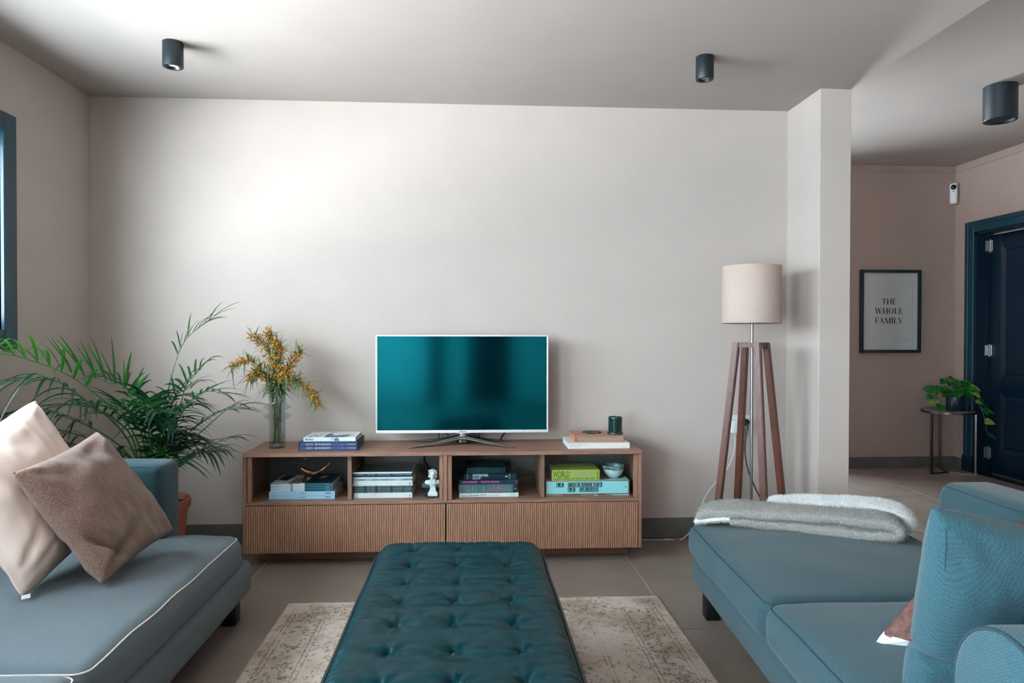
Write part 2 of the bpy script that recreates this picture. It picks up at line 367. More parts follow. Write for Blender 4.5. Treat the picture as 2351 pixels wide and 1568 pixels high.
# glazed garden door in the hall, hidden from the camera by the pier
w3 = bpy.data.objects.new('window_4', None); COL.objects.link(w3); w3['kind'] = 'structure'; w3.location = ((hw0 + hw1) / 2, YH, 0); WROOT.add(w3.name)
boxes('door_sash', [(hw0, hw0 + .05, YH + .1, YH + .15, 0, hwz), (hw1 - .05, hw1, YH + .1, YH + .15, 0, hwz), (hw0 + .05, hw1 - .05, YH + .1, YH + .15, hwz - .05, hwz), (hw0 + .05, hw1 - .05, YH + .1, YH + .15, 0, .08)], m_blue, w3, bev=.003)
box('pane', (hw0 + .05, hw1 - .05, YH + .122, YH + .128, .08, hwz - .05), m_glass, w3)
dy0, dy1, dz = 4.72, 5.60, 2.03
struct(boxes('wall_right', [(XR, XR + .14, YF - T, dy0, 0, 3.0), (XR, XR + .14, dy1, YH + T, 0, 3.0), (XR, XR + .14, dy0, dy1, dz, 3.0), (XR + .9, XR + 1.0, dy0 - 1, dy1 + 1, 0, 3.0), (XR + .14, XR + .9, dy0 - 1, dy0 - .9, 0, 3.), (XR + .14, XR + .9, dy1 + .9, dy1 + 1, 0, 3.)], m_hall))
struct(box('wall_front', (XL - T, XR + T, YF - T, YF, 0, 3.0), m_wall))
struct(box('ceiling', (XL, XC1, YF, YB + .02, ZC, 3.0), m_ceil))
struct(box('ceiling_hall', (XC1, XR, YF, YH + .02, ZH, 3.0), m_ceil))
struct(box('roof', (XL - T - .02, XR + 1.1, YF - T - .02, YH + T + .02, 3.0, 3.15), m_grout))
# shallow cornice band in the hall
t1 = struct(box('trim_1', (XC1, XR - .004, YH - .006, YH, 2.586, ZH), m_hall, bev=.002, seg=1))
t2 = struct(box('trim_2', (XR - .006, XR, YF, YH, 2.586, ZH), m_hall, bev=.002, seg=1))

# skirting tiles
def skirting(name, p0, p1, outward, h, tl, off=0.0):
    """row of grey skirting tiles along a wall"""
    d = Vector(p1) - Vector(p0); L = d.length; ux = d.normalized()
    root = struct(link(name, fromdata([(0, 0, 0), (L, 0, 0), (L, 0, h - .004), (0, 0, h - .004)], [(0, 1, 2, 3)]), m_grout, None, (*p0, 0), (0, 0, math.atan2(ux.y, ux.x))))
    s = -off
    while s < L:
        a, b = max(0, s), min(L, s + tl)
        if b - a > .01:
            bm = bmesh.new(); add_box(bm, a + .001, b - .001, *((0, outward * .011) if outward > 0 else (outward * .011, 0)), 0.001, h, bev=.0015, seg=1)
            link('tile', tome(bm, 'tile'), m_base, root)
        s += tl
    return root
skirting('baseboard_back', (XL, YB), (XC0, YB), -1, 0.113, 0.62, 0.3)
skirting('baseboard_left', (XL, YF), (XL, YB), -1, 0.113, 0.62)
skirting('baseboard_hall_back', (hw1, YH), (XR, YH), -1, 0.095, 0.62, 0.56)
skirting('baseboard_hall_right', (XR, dy1 + .085), (XR, YH), 1, 0.095, 0.62)
skirting('baseboard_inner', (XC0, YC), (XC0, YB), 1, 0.113, 0.62)
skirting('baseboard_inner_front', (XC0, YC), (XC1, YC), -1, 0.113, 0.62)

# side window: teal casing, sash, pane, deep reveal and sill
cw = 0.087
def side_window(name, y0, y1, wl_z0):
    w1 = bpy.data.objects.new(name, None); COL.objects.link(w1); w1['kind'] = 'structure'; w1.location = (XL, (y0 + y1) / 2, wl_z0); WROOT.add(w1.name)
    bm = bmesh.new()
    for b in ((XL - .02, XL + .016, y1, y1 + cw, wl_z0 - cw, wl_z1 + cw), (XL - .02, XL + .016, y0 - cw, y0, wl_z0 - cw, wl_z1 + cw),
              (XL - .02, XL + .0155, y0, y1, wl_z1, wl_z1 + cw), (XL - .02, XL + .0155, y0, y1, wl_z0 - cw, wl_z0)): add_box(bm, *b, bev=.003, seg=1)
    link('window_casing', tome(bm), m_blue, w1)
    bm = bmesh.new(); ym = (y0 + y1) / 2; fx0, fx1 = XL - .10, XL - .05
    for b in ((fx0, fx1, y1 - .05, y1, wl_z0, wl_z1), (fx0, fx1, y0, y0 + .05, wl_z0, wl_z1), (fx0, fx1, y0 + .05, y1 - .05, wl_z1 - .05, wl_z1), (fx0, fx1, y0 + .05, y1 - .05, wl_z0, wl_z0 + .05), (fx0, fx1, ym - .04, ym + .04, wl_z0 + .05, wl_z1 - .05)):
        add_box(bm, *b, bev=.004, seg=1)
    link('window_sash', tome(bm), m_blue, w1)
    for a, b in ((y0 + .05, ym - .04), (ym + .04, y1 - .05)):
        box('pane', (XL - .08, XL - .075, a, b, wl_z0 + .05, wl_z1 - .05), m_glass, w1)
side_window('window_1', wl_y0, wl_y1, wl_z0); side_window('window_2', nw0, nw1, .09); side_window('added_window', -4.25, -2.65, .09)  # second given a low sill, third added unseen, both for more frontal light
# unseen dark panel added behind the camera to darken the television's reflection
d2 = struct(box('dark_reflection_panel', (-.08, .66, YF, YF + .06, 0, 2.3), m_dark, bev=.004))
bm = bmesh.new()
for z0, z1 in ((.15, .95), (1.1, 2.08)): add_box(bm, .04, .54, YF + .06, YF + .07, z0, z1, bev=.004)
link('door_panel', tome(bm), m_dark, d2)  # raised fields of the added dark panel
struct(box('dark_reflection_post', (-.76, -.54, YF, YF + .10, 0, ZC - .1), m_blue, bev=.004))  # unseen post added for a dark stripe in the screen's reflection

# hall door: casing, jambs, panelled leaf, three hinges
d1 = bpy.data.objects.new('door_1', None); COL.objects.link(d1); d1['kind'] = 'structure'; d1.location = (XR, dy1, 0); WROOT.add(d1.name)
bm = bmesh.new(); c2 = .093
for (x0, x1, w0, w1_) in ((XR - .016, XR + .02, 0.0, c2), (XR - .024, XR - .012, .055, c2)):
    add_box(bm, x0, x1, dy1 + w0 - .0, dy1 + w1_, 0.0, dz + w1_, bev=.003, seg=1)
    add_box(bm, x0, x1, dy0 - w1_, dy0 - w0, 0.0, dz + w1_, bev=.003, seg=1)
    add_box(bm, x0, x1 - .0005, dy0 - w0 + .0, dy1 + w0, dz + w0, dz + w1_, bev=.003, seg=1)
link('door_casing', tome(bm), m_blue, d1)
box('plinth_block', (XR - .028, XR, dy1 - .002, dy1 + c2 + .012, 0, .135), m_door, d1, bev=.003)
boxes('door_jamb', [(XR, XR + .15, dy1 - .02, dy1 + .001, 0, dz), (XR, XR + .15, dy0, dy0 + .02, 0, dz), (XR, XR + .15, dy0, dy1, dz - .02, dz + .001)], m_door, d1)
lx = XR + .118
struct(box('trim_4', (XR - .01, XR + .3, dy0, dy1, -.003, .005), m_dark))
lf = box('door_leaf', (lx + .012, lx + .045, dy0 + .025, dy1 - .03, .008, dz - .026), m_door, d1)
ys = dy1 - .03; yw = ys - .115; ye = dy0 + .12
# stiles and rails stand proud of the recessed panels
fr_ = [(lx, lx + .013, yw, ys, .008, dz - .026), (lx, lx + .013, dy0 + .025, ye, .008, dz - .026), (lx, lx + .013, ye, yw, 1.905, dz - .026), (lx, lx + .013, ye, yw, .69, .80), (lx, lx + .013, ye, yw, .008, .19)]
boxes('door_stile', fr_, m_door, lf, bev=.0015)
for i, (z0, z1) in enumerate(((.80, 1.905), (.19, .69))):
    bm = bmesh.new(); s = .05
    o_ = [(ye, z0), (yw, z0), (yw, z1), (ye, z1)]; i_ = [(ye + s, z0 + s), (yw - s, z0 + s), (yw - s, z1 - s), (ye + s, z1 - s)]; g_ = [(ye + s * .75, z0 + s * .75), (yw - s * .75, z0 + s * .75), (yw - s * .75, z1 - s * .75), (ye + s * .75, z1 - s * .75)]
    A = [bm.verts.new((lx + .0005, y, z)) for y, z in o_]; B = [bm.verts.new((lx + .012, y, z)) for y, z in g_]; Cc = [bm.verts.new((lx + .006, y, z)) for y, z in i_]
    for P, Q in ((A, B), (B, Cc)):
        for k in range(4): bm.faces.new((P[k], P[(k + 1) % 4], Q[(k + 1) % 4], Q[k]))
    bm.faces.new(Cc)
    link('door_panel', tome(bm), m_door, lf)
for z in (1.914, 1.035, .171):
    bm = bmesh.new()
    add_box(bm, XR + .078, XR + .112, dy1 - .024, dy1 - .0195, z - .045, z + .045, bev=.001, seg=1)
    add_box(bm, XR + .112, XR + .117, dy1 - .052, dy1 - .03, z - .045, z + .045, bev=.001, seg=1)
    add_tube(bm, [(XR + .112, dy1 - .031, z - .055), (XR + .112, dy1 - .031, z + .055)], .007, 10)
    for sx in (.084, .100):
        for sz in (-.03, .03): add_tube(bm, [(XR + sx, dy1 - .0265, z + sz), (XR + sx, dy1 - .024, z + sz)], .004, 8)
    link('hinge', tome(bm), m_steel, d1)

# ------------------------------------------------------------------ ceiling spotlights
m_spot = mat('spot_black_metal', (10, 28, 36), rough=0.42, var=0.05, scale=60, spec=0.6)
m_lens = mat('frosted_lens', (235, 238, 240), rough=0.25, var=0.02, scale=40)
def spot(x, y, z, r, h, label, lens_r):
    t = empty('ceiling_spotlight', (x, y, z), label, 'ceiling light')
    lathe('housing', [(r * .98, 0), (r, -.002), (r, -h + .003), (r * .97, -h), (lens_r * 1.25, -h), (lens_r * 1.12, -h + .006), (lens_r, -h + .012)], m_spot, t, 40)
    lathe('ring', [(lens_r * 1.22, -h - .001), (lens_r * 1.3, -h - .0015), (lens_r * 1.38, -h - .001)], m_black_pl, t, 40)
    lathe('lens', [(lens_r * 1.02, -h + .011), (lens_r * .7, -h + .009), (.0005, -h + .0075)], m_lens if lens_r < .04 else m_spot, t, 32, cap1=True)
    return t
spot(-1.318, 3.157, ZC, .0435, .108, 'black cylinder ceiling spotlight near the left wall, its lens frosted white', .025)
spot(1.084, 3.163, ZC, .041, .106, 'black cylinder ceiling spotlight in front of the wall pier', .024)
spot(3.147, 3.948, ZH, .088, .205, 'wide black cylinder spotlight on the raised hall ceiling', .062)

# ================================================================== TELEVISION CONSOLE
m_woodx = mat('walnut_veneer_across', (158, 121, 103), rough=0.42, scale=9, stretch=(1.2, 14, 14), rgb2=(122, 90, 75), bump=0.05, detail=8, bdist=0.0008)
m_woodz = mat('walnut_veneer_upright', (160, 122, 104), rough=0.45, scale=9, stretch=(16, 16, 1.2), rgb2=(126, 93, 77), bump=0.05, detail=8, bdist=0.0008)
m_slat = mat('fluted_walnut', (184, 139, 113), rough=0.5, scale=14, stretch=(40, 10, 1.5), rgb2=(140, 104, 84), bump=0.05, detail=6)
m_back = mat('console_back_panel', (112, 108, 102), rough=0.5, scale=8, stretch=(1, 8, 20), rgb2=(84, 86, 84), detail=8)
m_cab_glass = glass('cabinet_pane', (0.965, 1.0, 1.0), 0.9, 0.015, 1.3)
KX0, KX1, KY0, KY1, KZ = -1.131, 0.879, 3.488, 3.884, 0.571
SH0, SH1 = 0.310, 0.326
con = wempty('tv_console', (-.126, 3.69, 0), 'long low walnut media console with four open bays and fluted drawer fronts', 'console')
box('top_panel', (KX0, KX1, KY0, KY1, .552, KZ), m_woodx, con, bev=.0012, seg=1)
for a, b in ((KX0 + .001, -1.112), (.860, KX1 - .001)): box('side_panel', (a, b, KY0 + .006, KY1, .069, .552), m_woodz, con, bev=.001, seg=1)
box('shelf', (-1.112, .860, KY0 + .007, KY1 - .012, SH0, SH1), m_woodx, con, bev=.001, seg=1)
box('bottom_panel', (-1.112, .860, KY0 + .02, KY1, .069, .086), m_woodx, con)
box('back_panel', (-1.112, .860, KY1 - .012, KY1, .086, .552), m_back, con)
box('plinth', (-1.104, .839, 3.622, KY1 - .02, 0, .069), m_woodx, con, bev=.001, seg=1)
box('partition', (-.137, -.118, KY0 + .004, KY1 - .012, SH1 - .004, .552), m_woodz, con, bev=.001, seg=1)
box('partition', (-.622, -.601, KY0 + .045, KY1 - .012, SH1, .552), m_woodz, con, bev=.001, seg=1)
box('partition', (.360, .380, KY0 + .045, KY1 - .012, SH1, .552), m_woodz, con, bev=.001, seg=1)
for g0, g1 in ((-1.108, -.139), (-.116, .858)):
    gd = box('glass_door', (g0 + .019, g1 - .017, KY0 + .022, KY0 + .026, SH1 + .001, .551), m_cab_glass, con)
    box('door_stile', (g0, g0 + .021, KY0 + .010, KY0 + .034, SH1 + .001, .549), m_woodz, gd, bev=.001, seg=1)
    box('door_stile', (g1 - .019, g1, KY0 + .010, KY0 + .034, SH1 + .001, .549), m_woodz, gd, bev=.001, seg=1)
for f0, f1 in ((-1.110, -.1275), (-.1215, .858)):
    fr = box('drawer_front', (f0, f1, KY0 + .012, KY0 + .03, .072, .307), m_slat, con)
    n = 90; p = (f1 - f0) / n; bm = bmesh.new()
    for i in range(n):
        a = f0 + i * p
        add_box(bm, a + p * .07, a + p * .78, KY0 + .002, KY0 + .014, .072, .307)
    bmesh.ops.delete(bm, geom=[f for f in bm.faces if abs(f.calc_center_median().y - (KY0 + .014)) < 1e-5], context='FACES_ONLY')
    stuff(link('fluted_strips', tome(bm), m_slat, fr))
bm = bmesh.new()
for x, z in ((-.886, .478),): add_lathe(bm, [(.004, 0), (.0075, .001), (.0075, -.002)], 16, (0, 0, 0), True)
cg = link('cable_grommet', tome(bm), m_steel, con, (-.91, KY1 - .0135, .475), (PI / 2, 0, 0))

# ------------------------------------------------------------------ books and magazines
m_paper = mat('page_block', (205, 196, 182), rough=0.85, var=0.05, scale=90, stretch=(1, 1, 12), bump=0.1)
m_ink = mat('dark_ink', (22, 34, 40), rough=0.6, var=0.04, scale=50)
m_wink = mat('white_ink', (226, 230, 230), rough=0.6, var=0.02, scale=50)
m_gink = mat('grey_ink', (158, 160, 160), rough=0.6, var=0.02, scale=50)
m_pink = mat('pink_ink', (236, 88, 180), rough=0.6, var=0.03, scale=50)
def cover(name, rgb, rough=0.4, **k): return mat('cover_' + name, rgb, rough=rough, var=k.pop('var', .04), scale=k.pop('scale', 30), **k)
def book(kind, label, b, m, group=None, board=.0022, over=.003, page=None, cat='book', spine='front', pages_rgb=None):
    x0, x1, y0, y1, z0, z1 = b
    t = wempty(kind, ((x0 + x1) / 2, (y0 + y1) / 2, z0), label, cat, group)
    bm = bmesh.new()
    add_box(bm, x0, x1, y0, y1, z0, z0 + board, bev=board * .3, seg=1); add_box(bm, x0, x1, y0, y1, z1 - board, z1, bev=board * .3, seg=1)
    if spine == 'front': add_box(bm, x0, x1, y0, y0 + board, z0 + board, z1 - board); pg = (x0 + over, x1 - over, y0 + board, y1 - over, z0 + board, z1 - board)
    else: add_box(bm, x0, x0 + board, y0, y1, z0 + board, z1 - board); pg = (x0 + board, x1 - over, y0 + over, y1 - over, z0 + board, z1 - board)
    link('cover', tome(bm), m, t)
    box('page_block', pg, page or m_paper, t)
    return t
EPS = .0006
def lettering(t, s, m, xc, y, zc, h, w=None, serif=False, wk=1.0, rot=0.0, bold=0.0, name='lettering'):
    me = serif_mesh(s, h, w, wk) if serif else text_mesh(s, h, w, bold=bold)
    return on_front(name, me, m, t, xc, y - EPS, zc, rot)
def patch(t, m, x0, x1, z0, z1, y, name='printed_band'):
    return link(name, fromdata([(x0, y - EPS * .5, z0), (x1, y - EPS * .5, z0), (x1, y - EPS * .5, z1), (x0, y - EPS * .5, z1)], [(0, 1, 2, 3)]), m, t)

# slipcase with two blue volumes, and the pale book on it
m_bluecl = mat('indigo_cloth', (62, 78, 128), rough=0.7, var=0.06, scale=60, bump=0.1, bscale=500)
m_case = mat('dark_teal_slipcase', (10, 52, 76), rough=0.5, var=0.05, scale=40)
z = KZ; x0, x1, y0, y1 = -.872, -.5775, 3.556, 3.79
t = wempty('book_slipcase', ((x0 + x1) / 2, (y0 + y1) / 2, z), 'dark blue slipcase holding two indigo volumes, on the console under a pale book', 'slipcase')
w = .004; zt_ = z + .0455
bm = bmesh.new()
for b in ((x0, x1, y0, y1, z, z + w), (x0, x1, y0, y1, zt_ - w, zt_), (x0, x0 + w, y0, y1, z + w, zt_ - w), (x1 - w, x1, y0, y1, z + w, zt_ - w), (x0 + w, x1 - w, y1 - w, y1, z + w, zt_ - w)): add_box(bm, *b)
link('case', tome(bm), m_case, t)
hh = (zt_ - z - 2 * w - .0015) / 2
for i, lab in enumerate(('lower indigo cloth volume in the dark blue slipcase', 'upper indigo cloth volume in the dark blue slipcase')):
    a = z + w + i * (hh + .0012) + .0001
    bk = book('bound_volume', lab, (x0 + w + .001, x1 - w - .001, y0 + .002, y1 - .012, a, a + hh - .0003), m_bluecl, 'volumes in the slipcase')
    lettering(bk, 'GUY BOURDIN', m_wink, x0 + .099, y0 + .002, a + hh * .55, .0095, .125, serif=True, wk=1.15)
    lettering(bk, ('2', '1')[i], m_wink, x0 + .220, y0 + .002, a + hh * .5, .006)
    lettering(bk, 'steidldangin', m_wink, x0 + .265, y0 + .002, a + hh * .5, .0052, .042)
zb = zt_
bk = book('art_book', 'pale book with a squared cover lying on the dark blue slipcase', (-.851, -.588, 3.57, 3.785, zb, zb + .0205), cover('pale_squared', (222, 232, 238), .35, var=.02))
m_sq = mat('pale_blue_line', (150, 190, 214), rough=.5, var=.02)
for i in range(1, 8): patch(bk, m_sq, -.851 + i * .034, -.8503 + i * .034, zb + .001, zb + .0195, 3.57, 'grid_line')
lettering(bk, 'Banksy', m_ink, -.8205, 3.57, zb + .0105, .0115, .042, bold=.015)
m_olive = mat('olive_grey_print', (92, 104, 98), rough=.6, var=.08, scale=40)
zt2 = zb + .0205 + .0004
def blob(pts, zz): return fromdata([(x, y, zz) for x, y in pts], [tuple(range(len(pts)))])
link('cover_print', blob([(-.745, 3.572), (-.652, 3.572), (-.632, 3.60), (-.622, 3.645), (-.61, 3.66), (-.66, 3.655), (-.70, 3.63), (-.722, 3.66), (-.73, 3.71), (-.748, 3.69), (-.752, 3.63)], zt2), m_olive, bk)
link('cover_print', blob([(-.742, 3.75), (-.722, 3.76), (-.728, 3.735), (-.745, 3.735)], zt2), m_olive, bk)
for i in range(1, 8): link('grid_line', blob([(-.851 + i * .034, 3.572), (-.8502 + i * .034, 3.572), (-.8502 + i * .034, 3.783), (-.851 + i * .034, 3.783)], zt2 - .0001), m_sq, bk)
for i, (xx, yy) in enumerate(((-.83, 3.59), (-.815, 3.62), (-.80, 3.6), (-.79, 3.65))):
    link('cover_print', blob([(xx, yy), (xx + .014, yy + .004), (xx + .02, yy + .03), (xx + .006, yy + .024)], zt2), m_olive, bk)
link('spine_figure', fromdata([(-.683 + .014 * math.cos(a), 3.57 - EPS, zb + .0022 + max(0, .0165 * math.sin(a))) for a in [k * PI / 12 for k in range(13)]], [tuple(range(13))]), mat('figure_blue', (74, 142, 184), rough=.5), bk)
bm = bmesh.new()
for q in range(3): add_tube(bm, [(-.706 + .011 * q + .005 * math.cos(a), 3.57 - .0007, zb + .012 + .005 * math.sin(a)) for a in [k * PI / 5 for k in range(9)]], .0009, 5)
link('spine_curl', tome(bm), m_ink, bk)

# right-hand pile: white book, tan leather book, star coaster, green cup
bk = book('photo_book', 'white hardback lying under the tan leather book on the console', (.505, .828, 3.552, 3.785, KZ, KZ + .030), cover('white_gloss', (222, 222, 218), .3, var=.015), page=mat('blue_white_pages', (186, 206, 224), rough=.8, var=.04, scale=80))
lettering(bk, 'MARIO TESTINO', m_gink, .56, 3.552, KZ + .0215, .0062, .085)
lettering(bk, 'LET ME IN!', m_gink, .541, 3.552, KZ + .0125, .0062, .05)
m_tan = mat('tan_leather', (176, 122, 98), rough=0.5, var=0.05, scale=25, bump=0.12, bscale=300, bdist=.0006)
zl = KZ + .030
tb = book('leather_album', 'tan leather bound book with the dark green cup standing on it', (.545, .807, 3.585, 3.795, zl, zl + .032), m_tan, spine='left', board=.003, over=.005, page=mat('brown_grey_pages', (150, 130, 116), rough=.8, var=.08, scale=60, stretch=(1, 1, 14)))
zc_ = zl + .032
bm = bmesh.new(); n = 48
ring = [(.047 * (1 + .10 * math.cos(12 * a)), a) for a in [2 * PI * k / n for k in range(n)]]
vt = [bm.verts.new((r * math.cos(a), r * math.sin(a), .006)) for r, a in ring]; vb = [bm.verts.new((r * math.cos(a), r * math.sin(a), 0)) for r, a in ring]
vi = [bm.verts.new((.030 * math.cos(a), .030 * math.sin(a), .0035 + .0015 * math.cos(8 * a))) for r, a in ring]
for k in range(n):
    k2 = (k + 1) % n
    bm.faces.new((vb[k], vb[k2], vt[k2], vt[k])); bm.faces.new((vt[k], vt[k2], vi[k2], vi[k]))
bm.faces.new(vb[::-1]); bm.faces.new(vi)
m_star = mat('dark_teal_lacquer', (8, 44, 56), rough=.25, var=.08, scale=60)
coaster_me = tome(bm); coaster_me.materials.append(m_star)
tag(link('coaster', coaster_me, None, None, (.655, 3.70, zc_)), 'dark petal edged coaster lying on the tan leather book', 'coaster')
m_cup = mat('bottle_green_glass', (6, 44, 44), rough=.08, var=.2, scale=8, stretch=(8, 8, .4), spec=.8)
cp = empty('candle_cup', (.773, 3.655, zc_), 'glossy dark green ribbed cup standing on the tan leather book', 'cup')
bm = bmesh.new(); n = 72; prof = [(.036, 0, 0), (.041, .001, 0), (.042, .006, 0), (.040, .011, 0), (.0365, .013, 0), (.0365, .016, .5), (.0370, .085, .7), (.0373, .0895, .1), (.036, .091, 0), (.0345, .0895, 0), (.0345, .05, 0), (.0005, .05, 0)]
rings = [[bm.verts.new(((r + rib * .0009 * math.cos(24 * a)) * math.cos(a), (r + rib * .0009 * math.cos(24 * a)) * math.sin(a), zz)) for a in [2 * PI * k / n for k in range(n)]] for r, zz, rib in prof]
for A, B in zip(rings, rings[1:]):
    for k in range(n): bm.faces.new((A[k], A[(k + 1) % n], B[(k + 1) % n], B[k]))
bm.faces.new(rings[0][::-1])
link('cup', tome(bm), m_cup, cp, smooth=50)
lathe('wax', [(.034, .0505), (.0005, .051)], mat('pale_wax', (196, 192, 180), rough=.6), cp, 32, cap1=True)

# bay one: five magazines and the bronze bird
zs = SH1
lb = cover('light_blue_gloss', (178, 214, 240), .3, var=.02); wt = cover('white_teal', (212, 222, 234), .35, var=.02)
m_teal = mat('teal_print', (14, 92, 112), rough=.4, var=.05); m_tealdk = mat('dark_teal_print', (10, 40, 58), rough=.4, var=.08)
th = .0195; yA = 3.555
specs = [('undermost light blue magazine of the pile beneath the bronze bird', 0), ('second light blue magazine from the bottom beneath the bronze bird', 1)]
for lab, i in specs:
    bk = book('magazine', lab, (-1.019, -.690, yA, yA + .235, zs + i * th, zs + (i + 1) * th - .0004), lb, 'magazines under the bird', board=.0006, over=.001)
    zc = zs + (i + .5) * th
    lettering(bk, 'IN NEARBY 02', m_ink, -.852, yA, zc, .0055, .034)
    for j in range(9): patch(bk, m_ink, -.738 + j * .0032, -.738 + j * .0032 + (.0011, .002)[j % 2], zc - .0035, zc + .0035, yA, 'bar_mark')
    link('spine_mark', fromdata([(-1.003, yA - EPS, zc - .0025), (-.998, yA - EPS, zc), (-1.003, yA - EPS, zc + .0025)], [(0, 1, 2)]), m_ink, bk)
z0 = zs + 2 * th; th2 = .0132
for i, lab in enumerate(('third magazine up, lowest of the half white half teal spines under the bird', 'fourth magazine up, middle of the half white half teal spines under the bird', 'topmost magazine of the pile, half white half teal, with the bronze bird on it')):
    a = z0 + i * th2; b = a + th2 - .0004
    bk = book('magazine', lab, (-1.012, -.703, yA + .003, yA + .232, a, b), wt, 'magazines under the bird', board=.0006, over=.001)
    y_ = yA + .003
    patch(bk, m_teal, -.845, -.704, a + .0003, b - .0003, y_); patch(bk, m_wink, -.846, -.842, a + .001, b - .001, y_ - .0002)
    patch(bk, mat('rust_print', (140, 84, 66), rough=.5), -.905, -.901, a + .0003, b - .0003, y_); patch(bk, mat('grey_green_print', (130, 150, 150), rough=.5), -.914, -.908, a + .0003, b - .0003, y_)
    patch(bk, m_ink, -1.011, -.96, b - .002, b - .0006, y_)
    lettering(bk, 'No.1 SEASON', m_wink, -.727, y_ - .0003, (a + b) / 2, .004, .02)
    if i == 2:
        zz = b + .0003
        for q, mm in (([(-.845, yA + .005), (-.705, yA + .005), (-.705, yA + .23), (-.84, yA + .23)], m_tealdk), ([(-.93, yA + .005), (-.87, yA + .005), (-.85, yA + .15), (-.92, yA + .15)], mat('rosy_print', (150, 110, 96), rough=.4)), ([(-1.0, yA + .10), (-.95, yA + .08), (-.93, yA + .22), (-.99, yA + .22)], m_tealdk), ([(-.80, yA + .13), (-.77, yA + .13), (-.76, yA + .2), (-.79, yA + .2)], m_wink), ([(-.755, yA + .14), (-.748, yA + .14), (-.738, yA + .2), (-.745, yA + .2)], m_teal)):
            link('cover_print', blob(q, zz + (.0001 if mm not in (m_tealdk,) else 0)), mm, bk)
zbird = z0 + 3 * th2
m_brz = mat('aged_bronze', (150, 104, 70), rough=.34, metal=1.0, rgb2=(74, 56, 44), scale=40, bump=.3, bscale=160, bdist=.0012)
bd = empty('bronze_bird', (-.848, 3.60, zbird), 'bronze bird figure with a long raised tail on the magazine pile', 'figurine')
spine = [(-.036, 0, .066, .0012), (-.030, 0, .0665, .0042), (-.021, 0, .067, .0115), (-.010, 0, .062, .0145), (.002, 0, .055, .0185), (.016, 0, .048, .0215), (.032, 0, .043, .020), (.050, 0, .0435, .015), (.068, 0, .050, .0105), (.085, 0, .060, .0072), (.102, 0, .0735, .005), (.116, 0, .088, .0032), (.126, 0, .098, .0012)]
bm = bmesh.new(); n = 16; rings = []
for i, (x, y, zz, r) in enumerate(spine):
    nx = spine[min(i + 1, len(spine) - 1)]; pv = spine[max(i - 1, 0)]; tx, tz = nx[0] - pv[0], nx[2] - pv[2]; L = math.hypot(tx, tz); px, pz = -tz / L, tx / L
    rings.append([bm.verts.new((x + px * r * math.sin(a), r * .85 * math.cos(a), zz + pz * r * math.sin(a))) for a in [2 * PI * k / n for k in range(n)]])
for A, B in zip(rings, rings[1:]):
    for k in range(n): bm.faces.new((A[k], A[(k + 1) % n], B[(k + 1) % n], B[k]))
bm.faces.new(rings[0][::-1]); bm.faces.new(rings[-1])
link('body', tome(bm), m_brz, bd, smooth=60)
bm = bmesh.new(); add_tube(bm, catmull([(.004, .004, .042), (-.004, .004, .022), (-.006, .004, .004)], 5), .0055, 8); add_tube(bm, catmull([(.010, -.006, .038), (.003, -.006, .02), (.0, -.006, .004)], 5), .005, 8)
link('legs', tome(bm), m_brz, bd, smooth=60)
lathe('foot', [(.0, .0), (.019, 0), (.020, .003), (.012, .0055), (.004, .007)], m_brz, bd, 24, loc=(-.002, 0, 0))

# bay two: the tall magazine stack
zs = SH1; th = .0089; X0, X1 = -.598, -.299; yB = 3.56
mg_w = cover('white_matt', (236, 240, 240), .45, var=.02); mg_d = cover('dark_slate', (22, 58, 66), .45, var=.05); mg_p = cover('blue_pattern', (20, 70, 110), .4, scale=22, rgb2=(10, 34, 50), stretch=(1, 1, .01), detail=2); mg_q = cover('grey_pattern', (180, 204, 214), .4, scale=20, rgb2=(36, 66, 90), stretch=(1, 1, .01), detail=2)
mags = [('white', 'pink dot', 'bottommost magazine of the tall stack beside the bust, with a faint pink dot'), ('white', 'blue dot', 'second magazine from the bottom beside the bust, white spine with a blue dot'), ('white', None, 'third magazine from the bottom beside the bust, white spine under the four dark spines'),
        ('dark', None, 'undermost of four adjacent dark lettered spines beside the bust'), ('dark', None, 'second from the bottom of four adjacent dark lettered spines beside the bust'), ('dark', None, 'third from the bottom of four adjacent dark lettered spines beside the bust'), ('dark', None, 'uppermost of four adjacent dark lettered spines beside the bust'),
        ('white', 'cyan dot', 'white spined magazine with a cyan dot, just above the four dark spines'), ('white', 'red dot', 'white spined magazine with a red dot in the stack beside the bust'), ('white', None, 'plain white spine just above the red dotted magazine beside the bust'), ('grey', None, 'magazine with a grey and blue picture spine in the stack beside the bust'),
        ('white', None, 'white spine between the two picture spines of the tall stack'), ('blue', None, 'magazine with a bright blue picture spine near the top of the tall stack'), ('dark', None, 'dark lettered spine second from the top of the tall stack'), ('white', None, 'topmost magazine of the tall stack, thin white spine and dark cover')]
dots = {'pink dot': (214, 170, 176), 'blue dot': (16, 130, 200), 'cyan dot': (60, 178, 200), 'red dot': (186, 24, 60)}
